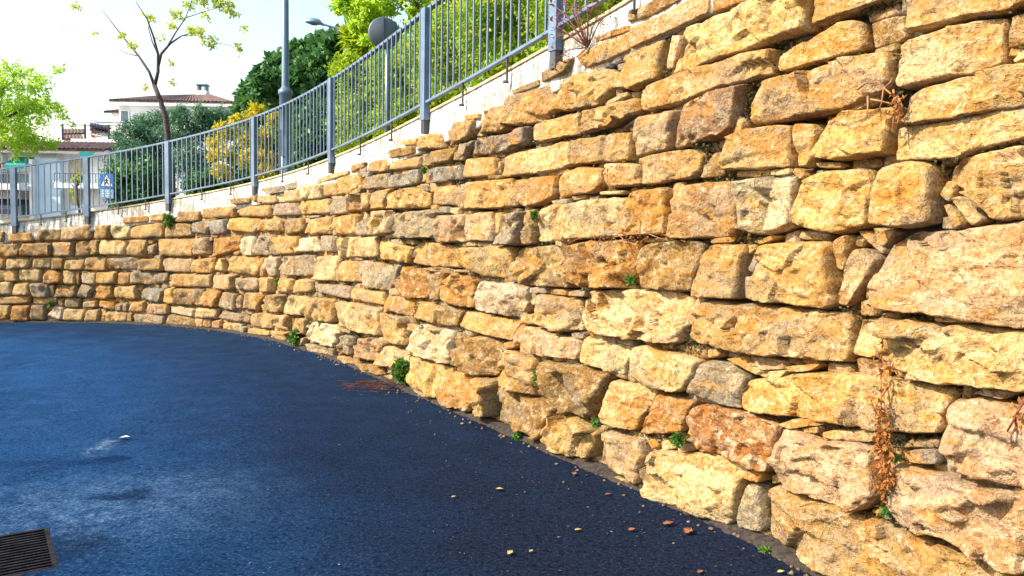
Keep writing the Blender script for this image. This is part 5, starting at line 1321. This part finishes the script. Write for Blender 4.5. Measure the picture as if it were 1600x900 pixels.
def twigs(name, label, cat, base_px, paths, rad, leaf=None, mat=DRYTWIG, out=.07, rs=1):
    p0, s0 = wall_hit(*base_px, out); e = empty(name, tuple(p0)); tag(e, label, cat); mb = MB(); r = np.random.default_rng(rs); L = []
    for path in paths:
        pts = []
        for x, y in path:
            q, s = wall_hit(x, y, out+r.uniform(-.01, .03)); pts.append(q-p0)
        mb.tube(pts, [rad*(1-.6*i/len(pts)) for i in range(len(pts))], 5)
    mb.build('stems', mat, e)
    if leaf:
        n, sz, lst = leaf; w = np.array([q[2] for q in lst]); pk = r.choice(len(lst), n, p=w/w.sum()); P = []
        for k in pk:
            x, y, wt, rx, ry = lst[k]; q, s = wall_hit(x+r.normal()*rx, y+r.normal()*ry, out+r.uniform(0, .04)); P.append(q-p0)
        link('dead_leaves', leaf_mesh('dead_leaves', np.array(P), sz, rs, .4, .6), DRY, e)
    return e
twigs('dry_vine', 'dried orange-brown vine hanging down the right part of the wall', 'vine', (1384, 770), [[(1384, 772), (1381, 720), (1378, 660), (1376, 600), (1378, 550), (1380, 495)], [(1378, 660), (1366, 640), (1360, 622)], [(1377, 620), (1388, 606), (1390, 596)], [(1378, 650), (1392, 640), (1398, 645)], [(1376, 565), (1370, 548), (1366, 540)]],
      .005, (620, .030, [(1381, 745, 5, 6, 16), (1380, 700, 4.5, 7, 16), (1377, 660, 2.0, 5, 14), (1374, 630, 1, 5, 10), (1383, 577, 1, 8, 5), (1376, 545, .4, 4, 12), (1384, 605, .4, 6, 5)]), rs=7)
twigs('dry_root_tangle', 'tangle of dry brown roots in the joint left of the large pale block', 'roots', (1396, 165), [[(1340, 140), (1352, 130), (1372, 128), (1380, 140), (1378, 160), (1372, 175)], [(1372, 128), (1384, 140), (1396, 150), (1404, 160), (1408, 178)], [(1396, 140), (1398, 160), (1396, 185), (1394, 205)], [(1360, 155), (1376, 158), (1392, 162), (1402, 150)], [(1384, 136), (1392, 128), (1394, 122)], [(1402, 150), (1410, 165), (1404, 186), (1400, 200)], [(1356, 150), (1356, 170), (1355, 182)]], .005, (60, .03, [(1396, 175, 1, 8, 16)]), rs=8)
twigs('dry_creeper', 'thin reddish dry creeper spread over the orange blocks in mid wall', 'creeper', (960, 372), [[(985, 352), (965, 362), (935, 368), (905, 372), (880, 384)], [(960, 370), (985, 366), (1020, 364), (1048, 358)], [(940, 368), (930, 390), (920, 410)], [(970, 368), (978, 385), (985, 405)], [(1000, 366), (1000, 345), (985, 330)], [(955, 300), (950, 280), (944, 262)], [(1010, 364), (1030, 372), (1044, 376)]], .0035, (230, .022, [(960, 372, 2, 40, 4), (930, 395, 1, 30, 14), (960, 262, 1, 18, 8), (1020, 368, 1, 25, 5)]), out=.06, rs=9)
twigs('dry_twig', 'short red-brown dry twig hanging at the right frame edge', 'twig', (1598, 628), [[(1604, 620), (1592, 640), (1582, 660), (1574, 674)], [(1586, 650), (1588, 668), (1580, 680), (1580, 694)]], .006, (24, .03, [(1590, 650, 1, 6, 12)]), mat=REDTWIG, rs=10)
def bare_shrub():
    p0, s0 = wall_hit(918, 74, .03); e = empty('bare_shrub', tuple(p0)); tag(e, 'leafless red-twigged shrub growing from the wall top beside a railing post', 'shrub'); mb = MB(); r = np.random.default_rng(3)
    tips = [(862, 6), (872, -12), (885, 0), (893, -18), (903, 20), (915, -8), (928, 8), (940, 12), (868, 40), (856, 60), (880, 30), (946, 26), (870, 92), (878, 100), (890, 50)]
    for x, y in tips:
        q = wall_hit(918+(x-918)*.999, y, .10)[0]-p0; mid = q*.5+np.array([r.uniform(-.03, .03), r.uniform(-.05, 0), r.uniform(-.02, .08)]); mb.tube([(0, 0, 0), mid, q], [.006, .0045, .002], 5)
        for _ in range(2): w = mid+(q-mid)*r.uniform(.1, .7); mb.tube([w, w+r.normal(size=3)*np.array([.07, .04, .07])], [.003, .0015], 4)
    mb.build('stems', REDTWIG, e)
    C = np.array([(wall_hit(x+r.normal()*8, y+r.normal()*8, .11)[0]-p0) for x, y in [tips[int(k)] for k in r.integers(0, len(tips), 130)]])
    link('red_leaves', leaf_mesh('red_leaves', C, .035, 5, .45), leaf_mat('red_leaf', [(.14, .03, .03), (.25, .08, .05)], .3), e)
bare_shrub()

# ------------------------------------------------------------------ litter on the road
LEAFM = leaf_mat('fallen_leaf', [(.42, .13, .03), (.50, .22, .05)], .1)
def fallen(px, py, sz, ang, label, mat):
    q = on_road(px, py); n = 9; V = []; sz *= .8; r = np.random.default_rng(int(px))
    for i in range(n):
        t = i/(n-1); w = math.sin(math.pi*t**.8)*.30*(1+.25*math.sin(i*2.1)); c = .12*math.sin(math.pi*t)+.10*t*t
        for sgn in (-1, 0, 1): V.append(((t-.5)*sz, sgn*w*sz, (c+abs(sgn)*.16)*sz*.8+.003))
    Fq = [(i*3+k, (i+1)*3+k, (i+1)*3+k+1, i*3+k+1) for i in range(n-1) for k in (0, 1)]
    o = link('fallen_leaf', np_mesh('fallen_leaf', V, Fq, True), mat); o.location = tuple(q+np.array([0, 0, .004])); o.rotation_euler = (0, 0, ang)
    tag(o, label, 'leaf', 'fallen leaves on the asphalt'); return o
ml = lambda nm, c: simple(nm, c, .8, 0, .3, 40)
lo, ly, lb = ml('leaf_orange', (.24, .08, .025)), ml('leaf_yellow', (.40, .31, .10)), ml('leaf_brown', (.20, .08, .03))
for a in [(1044, 822, .085, .3, 'orange fallen leaf nearest the wall foot, under the cream block', lo), (1075, 834, .10, 1.0, 'long orange fallen leaf close to the wall foot', lo), (987, 831, .06, .4, 'orange fallen leaf lying apart on open asphalt', lo), (897, 743, .07, 1.4, 'red-brown fallen leaf beside the wall foot', lb), (950, 775, .05, .2, 'small orange leaf by the moss at the wall foot', lo),
          (780, 767, .06, -.2, 'yellow fallen leaf in the middle of the lower road', ly), (797, 867, .06, 1.1, 'yellow-green fallen leaf at the lower edge of the road', ly), (903, 831, .05, .1, 'pale yellow leaf left of the orange ones', ly), (830, 864, .04, .8, 'small pale leaf right of the yellow-green leaf', ly), (709, 779, .045, .4, 'small pale leaf at the left of the leaf scatter', ly), (1094, 897, .05, .6, 'brown leaf at the bottom edge near the wall', lb), (722, 664, .05, .9, 'pale leaf on the asphalt by the middle blocks', ly), (1220, 897, .05, .2, 'pale leaf at the bottom edge beside the wall', ly)]: fallen(*a)
sc = fallen(195, 687, .10, .1, 'white scrap of paper lying on the far asphalt', ml('scrap_white', (.62, .63, .64))); sc.name = 'paper_scrap'; sc['category'] = 'scrap'; del sc['group']
def litter():
    r = np.random.default_rng(2); P, T = [], []
    for _ in range(900):
        s = r.uniform(9, 24); d = abs(r.normal())*.42+.03; q = wpt(s, 0, 0)+nrm(s)*d; q[2] = float(road_z(q[0]))+.006; P.append(q)
    for _ in range(260):
        px, py = r.uniform(350, 1250), r.uniform(560, 900); q = on_road(px, py); q[2] += .006; P.append(q)
    me = leaf_mesh('leaf_litter', np.array(P), .017, 5, .4); o = link('leaf_litter', me, leaf_mat('litter', [(.06, .025, .015), (.16, .10, .05), (.36, .32, .22)], .1))
    # lay the pieces flat
    co = np.zeros(len(me.vertices)*3, np.float32); me.vertices.foreach_get('co', co); co = co.reshape(-1, 4, 3); z0 = co[:, :1, 2]; co[:, :, 2] = z0+(co[:, :, 2]-z0)*.15; co[:, :, 2] = np.maximum(co[:, :, 2], road_z(co[:, :, 0])+.003); me.vertices.foreach_set('co', co.ravel()); me.update()
    tag(o, 'fine leaf and twig litter scattered along the wall foot', 'litter', kind='stuff')
    c = on_road(587, 605); e = MB()
    for _ in range(170):
        a = r.uniform(0, math.pi); p = c+np.array([r.normal()*.17, r.normal()*.15, 0]); L_ = r.uniform(.06, .16); d = np.array([math.cos(a*.25-.3), math.sin(a*.25-.3), 0])
        z = r.uniform(.006, .035); e.tube([p-d*L_/2+np.array([0, 0, z]), p+d*L_/2+np.array([0, 0, z+r.uniform(-.004, .01)])], .0022, 3, False)
    o = e.build('needle_pile', simple('dry_needles', (.10, .040, .030), .9, 0, .4, 30)); tag(o, 'small pile of reddish dry needles on the asphalt by the bushy weed', 'needles', kind='stuff')
    # pebbles and crumbs at the foot of the wall
    V, Fq, T, off = [], [], [], 0
    for _ in range(190):
        s = r.uniform(9, 24); d = abs(r.normal())*.10+.03; q = wpt(s, 0, 0)+nrm(s)*d; R_ = r.uniform(.006, .022); q[2] = float(road_z(q[0]))+R_*.25
        v = np.array([(1, 0, 0), (-1, 0, 0), (0, 1, 0), (0, -1, 0), (0, 0, .7), (0, 0, -.7)])*R_*r.uniform(.6, 1.3, (6, 1)); a = r.uniform(0, 6.28)
        v = v@np.array([[math.cos(a), -math.sin(a), 0], [math.sin(a), math.cos(a), 0], [0, 0, 1]]); V.append(v+q)
        Fq += [(off+i, off+j, off+k) for i, j, k in ((0, 2, 4), (2, 1, 4), (1, 3, 4), (3, 0, 4), (2, 0, 5), (1, 2, 5), (3, 1, 5), (0, 3, 5))]; T += [np.r_[np.array(TINT[r.choice(list('bgb'))])*.6, 0]]*6; off += 6
    tag(link('pebbles', np_mesh('pebbles', np.concatenate(V), Fq, False, T), MAT_STONE), 'small stone crumbs lying along the foot of the wall', 'pebbles', kind='stuff')
litter()
